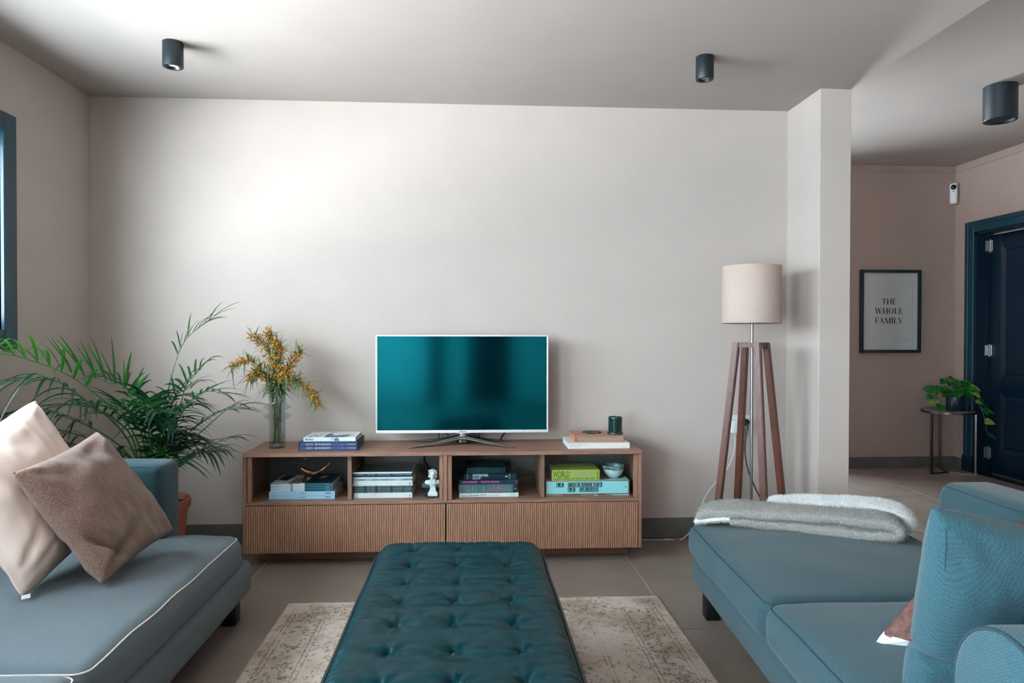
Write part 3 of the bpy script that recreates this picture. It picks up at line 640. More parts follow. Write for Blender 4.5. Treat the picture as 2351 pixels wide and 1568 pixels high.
for i, (kind, dot, lab) in enumerate(mags):
    a = zs + i * th; b = a + th - .0005; dx = rnd.uniform(-.003, .003); dx1 = rnd.uniform(-.002, .002)
    m = {'white': mg_w, 'dark': mg_d, 'grey': mg_q, 'blue': mg_p}[kind]
    bk = book('magazine', lab, (X0 + dx, X1 + dx1, yB + rnd.uniform(0, .002), yB + .225, a, b), m, 'tall magazine stack', board=.0006, over=.0015)
    y_ = yB; zc = (a + b) / 2
    if kind == 'dark':
        for s, xc, ww in (('THE WORLD OF', X0 + .03, .046), ('NEW ISSUE', X0 + .09, .04), ('DESIGN AND HOUSES', X0 + .155, .062), ('ARCHITECTURE', X0 + .225, .05), ('INTERIORS', X0 + .275, .036)): lettering(bk, s, m_wink, xc, y_ - .0003, zc, .0034, ww)
    elif kind == 'white':
        lettering(bk, 'the style issue', m_gink, X0 + .085, y_ - .0003, zc, .0028, .07)
        lettering(bk, 'Living', m_ink, X0 + .014, y_ - .0003, zc, .0034, .018)
    if dot: link('spine_dot', fromdata([(X1 - .012 + .0032 * math.cos(q), y_ - EPS * 2, zc + .0032 * math.sin(q)) for q in [k * PI / 8 for k in range(16)]], [tuple(range(16))]), mat('dot_' + dot.split()[0], dots[dot], rough=.5), bk)
    if i == len(mags) - 1: link('cover_print', blob([(X0 + .004, yB + .004), (X1 - .003, yB + .004), (X1 - .003, yB + .22), (X0 + .004, yB + .22)], b + .0003), mat('dark_cover_print', (40, 66, 70), rough=.35, var=.3, scale=14), bk)

# bust on a petal coaster
cb = link('coaster', coaster_me, None, None, (-.195, 3.585, zs)); cb.scale = (.95, .8, .8)
tag(cb, 'dark petal edged coaster under the plaster bust', 'coaster')
m_plaster = mat('white_plaster', (232, 236, 236), rough=.7, var=.03, scale=30, bump=.08, bscale=120)
zb_ = zs + .0052
bust = empty('plaster_bust', (-.195, 3.585, zb_), 'small white plaster bust of a man with wavy hair on a pedestal', 'sculpture')
bm = bmesh.new()
def sq_ring(w, d, zz): return [bm.verts.new((sx * w, sy * d, zz)) for sx, sy in ((-1, -1), (1, -1), (1, 1), (-1, 1))]
rs = [sq_ring(.0245, .022, 0), sq_ring(.0245, .022, .012), sq_ring(.0235, .021, .0155), sq_ring(.0175, .016, .022), sq_ring(.0155, .0145, .030), sq_ring(.013, .0125, .044), sq_ring(.0145, .0135, .050), sq_ring(.012, .011, .053)]
for A, B in zip(rs, rs[1:]):
    for k in range(4): bm.faces.new((A[k], A[(k + 1) % 4], B[(k + 1) % 4], B[k]))
bm.faces.new(rs[0][::-1]); bm.faces.new(rs[-1])
link('pedestal', tome(bm), m_plaster, bust)
def ell(bm, c, r, seg=14, rot=None):
    g = bmesh.ops.create_uvsphere(bm, u_segments=seg, v_segments=max(6, seg // 2 + 2), radius=1.0)
    M = Matrix.Translation(c) @ (rot or Matrix.Identity(4)) @ Matrix.Diagonal((*r, 1))
    bmesh.ops.transform(bm, matrix=M, verts=g['verts'])
def remeshed(bm, name, voxel, m, parent, smooth_it=3, **k):
    me = bpy.data.meshes.new('tmp'); bm.to_mesh(me); bm.free(); o = bpy.data.objects.new('tmp', me); COL.objects.link(o)
    md = o.modifiers.new('r', 'REMESH'); md.mode = 'VOXEL'; md.voxel_size = voxel
    sm = o.modifiers.new('s', 'SMOOTH'); sm.factor = .5; sm.iterations = smooth_it
    bpy.context.view_layer.update(); me2 = bpy.data.meshes.new_from_object(o.evaluated_get(bpy.context.evaluated_depsgraph_get()))
    bpy.data.objects.remove(o); bpy.data.meshes.remove(me)
    return link(name, me2, m, parent, smooth=180, **k)
bm = bmesh.new()
ell(bm, (0, 0, .066), (.029, .017, .016)); ell(bm, (-.022, .001, .067), (.021, .015, .013)); ell(bm, (.022, .001, .067), (.021, .015, .013)); ell(bm, (0, -.002, .056), (.018, .013, .010))
ell(bm, (0, 0, .083), (.0125, .0115, .018))                              # neck
ell(bm, (0, -.002, .111), (.0155, .0185, .0215)); ell(bm, (0, -.006, .102), (.0125, .0145, .0145)); ell(bm, (0, .004, .117), (.0175, .018, .018))
bm_h = bm
remeshed(bm, 'torso_and_head', .0013, m_plaster, bust, 4)
bm = bmesh.new()
ell(bm, (0, -.0215, .105), (.0024, .004, .0055), 10); ell(bm, (0, -.0205, .0965), (.0048, .0028, .0016), 10); ell(bm, (0, -.019, .0905), (.0055, .004, .003), 10)
for sx in (-1, 1):
    ell(bm, (sx * .006, -.0185, .1125), (.0052, .003, .0016), 10); ell(bm, (sx * .006, -.0185, .108), (.0030, .0018, .0014), 8); ell(bm, (sx * .0158, 0, .1045), (.002, .004, .006), 8)
remeshed(bm, 'face_features', .0008, m_plaster, bust, 2)
bm = bmesh.new(); r2 = random.Random(5)
for sx in (-1, 1):
    for q in range(9):
        zz = .094 + q * .0042; ell(bm, (sx * (.0168 + .002 * math.sin(q * 1.7)), .002 + .004 * math.sin(q * 2.3), zz), (.0062, .0085, .0042), 10)
for q in range(16):
    a = q / 15 * PI; ell(bm, (.0165 * math.cos(a), -.006 + .004 * math.sin(3 * q), .121 + .0125 * math.sin(a)), (.0058, .009, .0045), 10)
ell(bm, (0, .009, .117), (.0185, .015, .0185), 14); ell(bm, (-.004, -.012, .1315), (.009, .007, .0042), 10)
remeshed(bm, 'hair', .0011, m_plaster, bust, 2)
bm = bmesh.new()
add_tube(bm, catmull([(-.012, -.0085, .088), (-.008, -.0165, .076), (-.001, -.0185, .055)], 6), .0024, 6, flat=.8); add_tube(bm, catmull([(.013, -.0085, .088), (.009, -.0165, .076), (.002, -.0185, .055)], 6), .0024, 6, flat=.8)
add_tube(bm, catmull([(-.022, -.012, .078), (-.014, -.0175, .066), (-.006, -.0165, .052)], 6), .0017, 6); add_tube(bm, catmull([(.024, -.012, .078), (.016, -.0175, .066), (.008, -.0165, .052)], 6), .0017, 6)
ell(bm, (0, -.0135, .082), (.0045, .003, .003), 8); ell(bm, (-.006, -.0125, .0825), (.004, .0025, .003), 8); ell(bm, (.006, -.0125, .0825), (.004, .0025, .003), 8)
link('coat_lapels', tome(bm), m_plaster, bust, smooth=60)
# books lying deep in bay two, and leads hanging behind
book('hardback_book', 'dark blue book lying flat behind the plaster bust', (-.30 + .055, -.145, 3.68, 3.86, zs, zs + .026), cover('deep_blue', (14, 44, 80), .4), 'books behind the bust')
book('hardback_book', 'grey book lying on the dark blue one behind the plaster bust', (-.258, -.143, 3.67, 3.85, zs + .026, zs + .048), cover('grey_board', (150, 162, 168), .5), 'books behind the bust')
tag(tube('lead', [(-.20, 3.86, .55), (-.235, 3.865, .51), (-.262, 3.862, .47), (-.24, 3.862, .43), (-.20, 3.864, .38)], .0042, m_black_pl, n=8, sm=8), 'thick black lead hanging behind the bust in the console', 'cable')
tag(tube('lead', [(-.17, 3.866, .55), (-.165, 3.868, .52), (-.147, 3.866, .49), (-.147, 3.866, .46), (-.165, 3.866, .41), (-.175, 3.866, .38)], .003, m_black_pl, n=8, sm=8), 'thin black lead looping behind the bust beside the partition', 'cable')

# bay three: five books
rows = [('white hardback at the bottom of the five book pile with the pink lettered books', -.058, .247, .0205, cover('ivory', (236, 238, 238), .4, var=.015)),
        ('thick grey green photo book with pink lettering in the five book pile', -.061, .241, .0448, cover('grey_green_collage', (96, 132, 134), .45, scale=26, rgb2=(60, 92, 96), detail=6)),
        ('dark teal book with a bright pink lettered spine in the five book pile', -.057, .246, .0242, cover('ink_teal', (8, 46, 64), .4)),
        ('near black book with white lettering under the topmost dark book', -.031, .235, .0300, cover('midnight', (6, 36, 52), .35)),
        ('dark picture covered book on top of the five book pile', -.021, .180, .030, cover('dark_picture', (22, 66, 78), .35, scale=20, rgb2=(4, 22, 32), detail=3))]
zz = zs; yC = 3.553
for i, (lab, a, b, h, m) in enumerate(rows):
    y_ = yC + (0, .002, .001, .004, .012)[i]
    bk = book('hardback_book', lab, (a, b, y_, y_ + .22, zz, zz + h - .0004), m, 'books in the third bay')
    zc = zz + h / 2
    if i == 0:
        lettering(bk, "La Colombe d'Or", m_ink, a + .078, y_, zc, .0135, .128); lettering(bk, 'Saint-Paul de Vence', m_ink, a + .178, y_, zc - .002, .0045, .056); lettering(bk, 'ASSOULINE', m_ink, b - .026, y_, zc, .0042, .032)
    elif i == 1:
        patch(bk, m_tealdk, b - .022, b - .0005, zz + .0005, zz + h - .001, y_)
        lettering(bk, 'Rene Burri', m_pink, a + .193, y_, zc + .003, .0095, .068); lettering(bk, 'Photographs', m_pink, a + .2, y_, zc - .0105, .0105, .082)
        for s, q in (('Valdria Le', .036), ('Greece', .048), ('Naples', .074), ('Henri', .088), ('Colline', .126)): lettering(bk, s, m_gink, a + q, y_, zc, .0075, .036, rot=-PI / 2)
        lettering(bk, 'PHAIDON', m_gink, a + .01, y_, zc, .005, .034, rot=-PI / 2)
        link('spine_mark', fromdata([(b - .018, y_ - EPS, zc - .003), (b - .0115, y_ - EPS, zc + .003 - .008), (b - .005, y_ - EPS, zc - .003), (b - .0115, y_ - EPS, zc + .003)], [(0, 1, 2, 3)]), m_gink, bk)
    elif i == 2:
        lettering(bk, 'SUSAN BRIGHT', m_pink, a + .053, y_, zc, .0098, .079, bold=.03); lettering(bk, 'FACE OF FASHION', m_pink, a + .158, y_, zc, .0098, .094, bold=.03); lettering(bk, 'NPG', m_pink, b - .013, y_, zc, .006, .014, rot=-PI / 2)
    elif i == 3:
        lettering(bk, 'INTERIORS', m_wink, a + .082, y_, zc + .0065, .0125, .079, bold=.02); lettering(bk, 'NOW!', m_wink, a + .063, y_, zc - .0085, .0125, .042)
        lettering(bk, '1', m_wink, a + .216, y_, zc, .013, .005, rot=-PI / 2); lettering(bk, 'TASCHEN', m_wink, b - .033, y_, zc, .0048, .027, rot=-PI / 2); lettering(bk, 'By Ian Phillips', m_wink, a + .016, y_, zc, .0042, .024, rot=-PI / 2)
    zz += h
# bay four: boxed volume, lime book and bowl
m_kraft = mat('brown_slip_board', (150, 116, 98), rough=.6, var=.04); m_aqua = cover('pale_aqua', (152, 220, 226), .4, var=.015)
bxs = wempty('boxed_volume', (.6, 3.65, zs), 'pale aqua boxed volume with stencil lettering in the right hand bay', 'book')
q0, q1, yD, hz = .388, .827, 3.553, .0795
bm = bmesh.new(); w = .004
for b in ((q0, q1, yD, yD + .30, zs, zs + .010), (q0, q1, yD, yD + .30, zs + hz - .004, zs + hz), (q0, q0 + w, yD, yD + .30, zs + .010, zs + hz - .004), (q1 - w, q1, yD, yD + .30, zs + .010, zs + hz - .004), (q0 + w, q1 - w, yD + .29, yD + .30, zs + .010, zs + hz - .004)): add_box(bm, *b)
link('slip_box', tome(bm), m_kraft, bxs)
box('volume', (q0 + w + .001, q1 - w - .001, yD + .002, yD + .285, zs + .0105, zs + hz - .0045), m_aqua, bxs, bev=.001, seg=1)
for a, b, mm in ((.475, .57, m_ink), (.66, .70, m_ink), (.64, .665, m_aqua), (.735, .825, m_aqua)): patch(bxs, mm, a, b, zs + .001 + (.003 if mm is m_ink else 0), zs + .0045 + (.003 if mm is m_ink else 0), yD)
link('cover_print', blob([(.62, yD + .002), (.826, yD + .002), (.826, yD + .10), (.80, yD + .05)], zs + hz + .0004), m_aqua, bxs)
yy = yD + .002
def stencil(s, x, zc):
    for ch in s:
        if ch != ' ':
            patch(bxs, m_ink, x - .0093, x + .0093, zc - .0118, zc + .0118, yy, 'letter_block')
            on_front('lettering', serif_mesh(ch, .0185, .0138, wk=1.5), m_aqua, bxs, x, yy - .0012, zc)
        x += .0201
stencil('LE CORBUSIER', .4535, zs + .0565); stencil('LE GRAND', .5135, zs + .0312)
patch(bxs, mat('aqua_edge', (104, 176, 184), rough=.5), q1 - .030, q1 - .0295, zs + .011, zs + hz - .005, yy)
link('spine_mark', fromdata([(q1 - .0215, yy - EPS, zs + .044), (q1 - .017, yy - EPS, zs + .040), (q1 - .0125, yy - EPS, zs + .044), (q1 - .017, yy - EPS, zs + .048)], [(0, 1, 2, 3)]), mat('grey_teal_ink', (70, 120, 128), rough=.5), bxs)
zq = zs + hz
bk = book('paperback_book', 'thick lime green book on the pale aqua boxed volume', (.422, .670, 3.553, 3.73, zq, zq + .056), cover('lime', (172, 190, 78), .4, var=.02), board=.0012, over=.001)
lettering(bk, 'WORLD', m_ink, .470, 3.553, zq + .0335, .031, .086, bold=.0); lettering(bk, 'CHANGING', m_gink, .583, 3.553, zq + .0335, .031, .128, bold=.0)
lettering(bk, "A USER'S GUIDE FOR THE 21ST CENTURY", m_ink, .538, 3.553, zq + .0098, .0105, .218, bold=.01); lettering(bk, 'ABRAMS', m_ink, .6595, 3.553, zq + .025, .009, .046, rot=-PI / 2)
m_bowl = mat('white_stoneware', (206, 216, 220), rough=.4, var=.06, scale=30, bump=.1, bscale=90); m_bowl2 = mat('marbled_green_glaze', (150, 190, 192), rough=.15, scale=14, rgb2=(8, 52, 60), detail=3)
bw = empty('stoneware_bowl', (.757, 3.625, zq), 'white bowl with a marbled green rim on the pale aqua boxed volume', 'bowl')
lathe('bowl', [(.0005, 0), (.022, 0), (.030, .006), (.042, .018), (.051, .034), (.0555, .048)], m_bowl, bw, 40)
bm = bmesh.new(); prof = [(.0555, .047), (.0575, .055), (.058, .064), (.0565, .0665), (.0545, .065), (.053, .055), (.045, .03), (.03, .014), (.0005, .008)]
n = 48; rings = [[bm.verts.new((r * math.cos(a), r * math.sin(a), zz + (.0016 * math.sin(7 * a) + .001 * math.sin(11 * a) if 0 < i < 5 else (.003 * math.sin(5 * a) if i == 0 else 0)))) for a in [2 * PI * k / n for k in range(n)]] for i, (r, zz) in enumerate(prof)]
for A, B in zip(rings, rings[1:]):
    for k in range(n): bm.faces.new((A[k], A[(k + 1) % n], B[(k + 1) % n], B[k]))
link('glazed_rim', tome(bm), m_bowl2, bw, smooth=60)

# ------------------------------------------------------------------ television
m_bez = mat('silver_white_bezel', (226, 234, 236), rough=.25, metal=.15, var=.02, scale=50); m_tvback = mat('tv_rear_shell', (28, 30, 34), rough=.5)
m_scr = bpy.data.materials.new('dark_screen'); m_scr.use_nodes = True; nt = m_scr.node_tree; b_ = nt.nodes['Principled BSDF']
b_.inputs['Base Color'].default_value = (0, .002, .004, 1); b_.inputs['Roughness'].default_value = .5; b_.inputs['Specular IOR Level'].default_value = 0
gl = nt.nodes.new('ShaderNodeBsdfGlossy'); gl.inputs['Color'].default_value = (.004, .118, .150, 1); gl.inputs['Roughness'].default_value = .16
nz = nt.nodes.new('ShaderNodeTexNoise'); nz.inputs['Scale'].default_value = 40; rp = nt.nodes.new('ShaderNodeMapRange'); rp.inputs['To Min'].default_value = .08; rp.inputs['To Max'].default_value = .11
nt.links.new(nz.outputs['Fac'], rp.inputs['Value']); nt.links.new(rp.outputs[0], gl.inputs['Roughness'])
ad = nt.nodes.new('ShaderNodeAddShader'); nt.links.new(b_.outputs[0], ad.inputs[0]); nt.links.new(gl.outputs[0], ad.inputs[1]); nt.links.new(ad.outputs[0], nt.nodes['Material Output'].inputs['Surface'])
tx0, tx1, tz0, tz1, ty = -.509, .422, .6306, 1.1607, 3.74
tv = wempty('television', (-.043, 3.73, KZ), 'flat television with a thin silver bezel on a four legged chrome stand', 'television')
bz = .0085
boxes('bezel', [(tx0, tx1, ty, ty + .028, tz0, tz0 + .0155), (tx0, tx1, ty, ty + .028, tz1 - bz, tz1), (tx0, tx0 + bz, ty, ty + .028, tz0 + .0155, tz1 - bz), (tx1 - bz, tx1, ty, ty + .028, tz0 + .0155, tz1 - bz)], m_bez, tv, bev=.0015)
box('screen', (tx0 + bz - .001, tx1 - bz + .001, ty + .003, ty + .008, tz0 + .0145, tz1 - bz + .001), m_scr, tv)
bm = bmesh.new(); add_box(bm, tx0 + .002, tx1 - .002, ty + .009, ty + .03, tz0 + .002, tz1 - .002, bev=.006); add_box(bm, -.35, .27, ty + .03, ty + .06, tz0 + .05, tz1 - .1, bev=.02)
link('rear_shell', tome(bm), m_tvback, tv)
lettering(tv, 'SAMSUNG', m_ink, -.043, ty, tz0 + .0075, .0062, .038, bold=.02)
# lip under the maker's lettering
link('chin', fromdata([(-.043 + .033 * math.cos(a), yv, tz0 + .0006 - .0065 * math.sin(a)) for yv in (ty, ty + .02) for a in [k * PI / 10 for k in range(11)]], [tuple(range(11)), tuple(range(21, 10, -1))] + [(k, k + 1, 12 + k, 11 + k) for k in range(10)]), m_bez, tv)
cx, cy = -.043, ty + .012
st = lathe('stand_hub', [(.030, .060), (.022, .045), (.020, .034), (.028, .022), (.040, .012), (.0, .010)], m_chrome, tv, 32, loc=(cx, cy, KZ))
for ex, ey in ((-.325, 3.612), (.236, 3.604), (-.31, 3.845), (.222, 3.838)):
    d = Vector((ex - cx, ey - cy, 0)); L = d.length; ux = d / L; vx = Vector((-ux.y, ux.x, 0)); bm = bmesh.new(); prof = []
    N = 22; rings = []
    for i in range(N + 1):
        t = i / N; zz = KZ + .004 + .036 * (1 - t) ** 1.6; wdt = (.030 * (1 - t) ** 2 + .0145); hgt = .004 + .008 * (1 - t) ** 1.5
        if i == N: wdt *= .55; hgt *= .6
        c = Vector((cx, cy, 0)) + d * t
        rings.append([bm.verts.new((c.x + vx.x * wdt * math.cos(a), c.y + vx.y * wdt * math.cos(a), zz + hgt * math.sin(a) * (1 if math.sin(a) > 0 else .8))) for a in [2 * PI * k / 14 for k in range(14)]])
    for A, B in zip(rings, rings[1:]):
        for k in range(14): bm.faces.new((A[k], A[(k + 1) % 14], B[(k + 1) % 14], B[k]))
    bm.faces.new(rings[0][::-1]); bm.faces.new(rings[-1])
    link('stand_leg', tome(bm), m_chrome, tv, smooth=50)
for pts, lab in (([(-.175, 3.80, .66), (-.176, 3.83, .62), (-.176, 3.86, KZ + .003)], 'first black lead hanging below the television'), ([(-.135, 3.80, .66), (-.136, 3.82, .62), (-.12, 3.84, .60), (-.105, 3.85, KZ + .003)], 'curved black lead hanging below the television beside its stand'), ([(.06, 3.80, .66), (.05, 3.83, .61), (.035, 3.86, KZ + .003)], 'thin black lead below the television just beyond the stand hub'), ([(.21, 3.80, .66), (.19, 3.83, .62), (.165, 3.86, KZ + .004)], 'thick black lead slanting down under the television near the tan book')):
    tag(tube('lead', pts, .0022 if 'thick' not in lab else .0042, m_black_pl, n=8, sm=6), lab, 'cable')

# ================================================================== FLOOR LAMP
m_mah = mat('oiled_mahogany', (104, 56, 40), rough=0.4, scale=10, stretch=(14, 14, 1.4), rgb2=(68, 34, 25), bump=.05, detail=8)
m_shade = fabric('linen_shade', (196, 178, 168), cell=640, bump=.25, contrast=.17, big=.05, rnd_=.8, dist=.0008, stretch=(1, 1, .5), sheen=.05)
LX, LY = 1.485, 3.58
lamp = wempty('floor_lamp', (LX, LY, 0), 'floor lamp with a beige drum shade on four splayed mahogany legs', 'lamp')
bm = bmesh.new(); add_lathe(bm, [(.151, 1.226), (.1515, 1.227), (.1515, 1.525), (.151, 1.526), (.1495, 1.525), (.1495, 1.227), (.151, 1.226)], 64)
sh = link('lamp_shade', tome(bm), m_shade, lamp, (LX, LY, 0), smooth=50)
tube('shade_ring', [(LX + .1505 * math.cos(a), LY + .1505 * math.sin(a), 1.2245) for a in [2 * PI * k / 48 for k in range(48)]], .0014, m_steel, lamp, 6, closed=True)
bm = bmesh.new()
for k in range(3): add_tube(bm, [(LX, LY, 1.49), (LX + .149 * math.cos(2.1 * k), LY + .149 * math.sin(2.1 * k), 1.515)], .002, 6)
link('shade_spider', tome(bm), m_steel, lamp)
tube('pole', [(LX + .004, LY, .02), (LX + .004, LY, 1.49)], .0075, m_steel, lamp, 16)
lathe('bulb_socket', [(.0, 1.30), (.02, 1.30), (.02, 1.36), (.028, 1.40), (.0, 1.43)], m_white_pl, lamp, 20, loc=(LX, LY, 0))
ph = math.radians(0)
def corner(k, Rr, zz):
    a = ph + PI + k * PI / 2; return Vector((LX + Rr * math.cos(a), LY + Rr * math.sin(a), zz))
zt = 1.124; Rt, Rb = .080, .205; hw = .0165
for k in range(4):
    top, bot = corner(k, Rt, zt), corner(k, Rb, 0); a = ph + PI + k * PI / 2
    ex = Vector((math.cos(a + PI / 4), math.sin(a + PI / 4), 0)) * hw; ey = Vector((-math.sin(a + PI / 4), math.cos(a + PI / 4), 0)) * hw
    bm = bmesh.new(); vs = []
    for c in (bot, top):
        vs += [bm.verts.new(c + ex * sx + ey * sy) for sx, sy in ((-1, -1), (1, -1), (1, 1), (-1, 1))]
    fs = [bm.faces.new([vs[i] for i in f]) for f in ((0, 3, 2, 1), (4, 5, 6, 7), (0, 1, 5, 4), (1, 2, 6, 5), (2, 3, 7, 6), (3, 0, 4, 7))]
    bmesh.ops.bevel(bm, geom=list({e for f in fs for e in f.edges}), offset=.003, segments=2, affect='EDGES')
    link('leg', tome(bm), m_mah, lamp, smooth=40)
for k in range(4):
    p, q = corner(k, Rt - .002, zt - .0135), corner((k + 1) % 4, Rt - .002, zt - .0135); d = (q - p).normalized(); s = Vector((-d.y, d.x, 0)) * .011; u = Vector((0, 0, .013))
    bm = bmesh.new(); vs = [bm.verts.new(c + s * a + u * b) for c in (p + d * .012, q - d * .012) for a, b in ((-1, -1), (1, -1), (1, 1), (-1, 1))]
    for f in ((0, 3, 2, 1), (4, 5, 6, 7), (0, 1, 5, 4), (1, 2, 6, 5), (2, 3, 7, 6), (3, 0, 4, 7)): bm.faces.new([vs[i] for i in f])
    link('top_rail', tome(bm), m_mah, lamp)
bm = bmesh.new()
for a in (ph + PI / 4, ph + 3 * PI / 4):
    c, s = math.cos(a) * .056, math.sin(a) * .056; add_tube(bm, [(LX - c, LY - s, zt - .014), (LX + c, LY + s, zt - .014)], .008, 8)
link('cross_bar', tome(bm), m_mah, lamp)
lathe('foot_disc', [(.0, 0), (.045, 0), (.045, .012), (.012, .02), (.0, .02)], m_steel, lamp, 32, loc=(LX + .004, LY, 0))

# ------------------------------------------------------------------ sockets, plugs, leads
def socket(x0, x1, z0, z1, label, n=2):
    t = wempty('wall_socket', ((x0 + x1) / 2, YB, z0), label, 'socket')
    box('plate', (x0, x1, YB - .008, YB, z0, z1), m_white_pl, t, bev=.002)
    w = (x1 - x0) / n
    for i in range(n):
        c = x0 + (i + .5) * w; r = w * .30
        bm = bmesh.new(); add_box(bm, c - w * .41, c + w * .41, YB - .0105, YB - .007, z0 + .008, z1 - .008, bev=.0015); link('insert', tome(bm), m_white_pl, t)
        lathe('recess', [(r, -.0005), (r * .96, .0), (r * .92, -.006), (.0, -.006)], mat('socket_recess', (176, 178, 178), rough=.5, var=.02), t, 28, loc=(c, YB - .0108, (z0 + z1) / 2), rot=(PI / 2, 0, 0))
        bm = bmesh.new()
        for sx in (-1, 1): add_tube(bm, [(c + sx * .0095, YB - .0052, (z0 + z1) / 2), (c + sx * .0095, YB - .0046, (z0 + z1) / 2)], .0024, 8)
        link('pin_hole', tome(bm), m_black_pl, t)
    return t
socket(1.460, 1.612, .624, .701, 'white double wall socket behind the floor lamp')
socket(-1.912, -1.767, .600, .683, 'pale double wall socket half hidden behind the palm leaves')
ad = wempty('plug_adapter', (1.515, YB - .05, .602), 'white plug adapter pushed into the socket behind the lamp', 'plug')
bm = bmesh.new(); add_box(bm, 1.485, 1.540, YB - .045, YB - .0105, .602, .676, bev=.004); link('housing', tome(bm), m_white_pl, ad, smooth=40)
pg = wempty('power_plug', (1.575, YB - .05, .64), 'round black plug in the socket behind the lamp', 'plug')
bm = bmesh.new(); add_tube(bm, [(1.575, YB - .0105, .6625), (1.575, YB - .035, .6625)], .0195, 24); add_tube(bm, catmull([(1.575, YB - .033, .6625), (1.575, YB - .05, .655), (1.574, YB - .055, .63)], 5), .006, 10); link('plug_body', tome(bm), m_black_pl, pg, smooth=50)
tube('flex', [(1.574, YB - .055, .632), (1.560, YB - .06, .56), (1.556, YB - .07, .48), (1.568, YB - .09, .39), (1.600, YB - .11, .30), (1.635, YB - .14, .20), (1.64, YB - .17, .06), (1.60, YB - .2, .004)], .0036, m_black_pl, pg, 8, sm=8)
tube('flex', [(1.51, YB - .03, .605), (1.512, YB - .03, .54), (1.50, YB - .03, .47), (1.47, YB - .04, .41), (1.40, YB - .05, .33), (1.345, YB - .06, .27), (1.31, YB - .06, .20), (1.28, YB - .06, .10), (1.20, YB - .05, .004), (1.10, YB - .05, .0045)], .0026, m_white_pl, ad, 8, sm=8)
tag(tube('lead', [(.872, YB - .03, .10), (.905, YB - .035, .07), (.93, YB - .04, .05), (.915, YB - .045, .085), (.896, YB - .05, .06), (.925, YB - .05, .02), (.97, YB - .055, .0045), (1.05, YB - .06, .0035), (1.15, YB - .065, .0035)], .0026, mat('grey_white_flex', (190, 188, 184), rough=.5), n=8, sm=8), 'pale lead curling out from the right end of the console onto the floor', 'cable')

# ------------------------------------------------------------------ hall: framed print, sensor, table, trailing plant
m_frame = mat('black_frame_wood', (14, 36, 44), rough=.4, var=.1, scale=30, stretch=(1, 1, 1)); m_mount = mat('white_mount_card', (214, 212, 212), rough=.9, var=.01, scale=40)
pc = wempty('framed_print', (3.656, YH - .02, 1.005), 'black framed print of three lines of serif capitals on the hall wall', 'picture')
p0, p1, q0, q1, fw = 3.384, 3.928, 1.008, 1.731, .026
boxes('frame', [(p0, p0 + fw, YH - .032, YH - .002, q0, q1), (p1 - fw, p1, YH - .032, YH - .002, q0, q1), (p0 + fw, p1 - fw, YH - .032, YH - .002, q0, q0 + fw), (p0 + fw, p1 - fw, YH - .032, YH - .002, q1 - fw, q1)], m_frame, pc, bev=.0015)
box('mount', (p0 + fw, p1 - fw, YH - .016, YH - .006, q0 + fw, q1 - fw), m_mount, pc)
boxes('mount_opening', [(3.462, 3.4635, YH - .0172, YH - .0158, 1.122, 1.617), (3.857, 3.8585, YH - .0172, YH - .0158, 1.122, 1.617), (3.462, 3.8585, YH - .0172, YH - .0158, 1.122, 1.1235), (3.462, 3.8585, YH - .0172, YH - .0158, 1.6155, 1.617)], mat('bevel_edge', (160, 158, 158), rough=.8), pc)
for s, zz, w in (('THE', 1.456, .128), ('WHOLE', 1.373, .250), ('FAMILY', 1.289, .250)): on_front('lettering', serif_mesh(s, .049, w, wk=1.25), m_ink, pc, 3.645, YH - .0168, zz)
on_front('lettering', text_mesh('h. ink', .006, .028), m_ink, pc, 3.80, YH - .0168, 1.128)
box('glazing', (p0 + fw, p1 - fw, YH - .0235, YH - .0215, q0 + fw, q1 - fw), m_glass, pc)
sn = empty('motion_sensor', (4.215, YH - .03, 2.40), 'slim white motion sensor with a dark eye in the hall corner', 'sensor', rz=math.radians(-42))
bm = bmesh.new(); add_box(bm, -.030, .030, -.022, .022, -.092, .092, bev=.018, seg=4); link('body', tome(bm), m_white_pl, sn, smooth=50)
lathe('eye', [(.0225, .0), (.021, .006), (.014, .011), (.0, .013)], mat('dark_lens', (10, 24, 34), rough=.08), sn, 28, loc=(0, -.0215, .052), rot=(PI / 2, 0, 0), cap1=False)
lathe('eye_ring', [(.0235, 0), (.0255, .003), (.0225, .004)], m_white_pl, sn, 28, loc=(0, -.0215, .052), rot=(PI / 2, 0, 0))
box('slot', (-.007, .007, -.0232, -.0215, .013, .018), m_black_pl, sn)

m_marb = mat('veined_dark_marble', (120, 118, 118), rough=.12, scale=9, rgb2=(34, 50, 58), detail=9); m_bron = mat('bronzed_steel', (104, 92, 84), rough=.28, metal=1.0, var=.05)
TX, TY, TZ = 4.03, 5.60, .538
tb_ = wempty('side_table', (TX, TY, 0), 'small round marble topped side table on thin bronzed legs in the hall', 'table')
lathe('marble_top', [(.0, TZ - .018), (.198, TZ - .018), (.2, TZ - .016), (.2, TZ - .002), (.198, TZ), (.0, TZ)], m_marb, tb_, 64, loc=(TX, TY, 0))
lathe('metal_rim', [(.199, TZ - .028), (.206, TZ - .028), (.206, TZ - .012), (.2005, TZ - .012)], m_bron, tb_, 64, loc=(TX, TY, 0))
for a in (197, 322, 72):
    a = math.radians(a); c, s = math.cos(a), math.sin(a); r = .196; bm = bmesh.new()
    for (u0, u1, z0, z1) in ((r - .009, r + .004, 0, TZ - .016), (.0, r - .009, 0, .012)):
        vs = [bm.verts.new((TX + u * c - v * s, TY + u * s + v * c, zz)) for zz in (z0, z1) for u, v in ((u0, -.0095), (u1, -.0095), (u1, .0095), (u0, .0095))]
        for f in ((0, 3, 2, 1), (4, 5, 6, 7), (0, 1, 5, 4), (1, 2, 6, 5), (2, 3, 7, 6), (3, 0, 4, 7)): bm.faces.new([vs[i] for i in f])
    link('leg', tome(bm), m_bron, tb_)
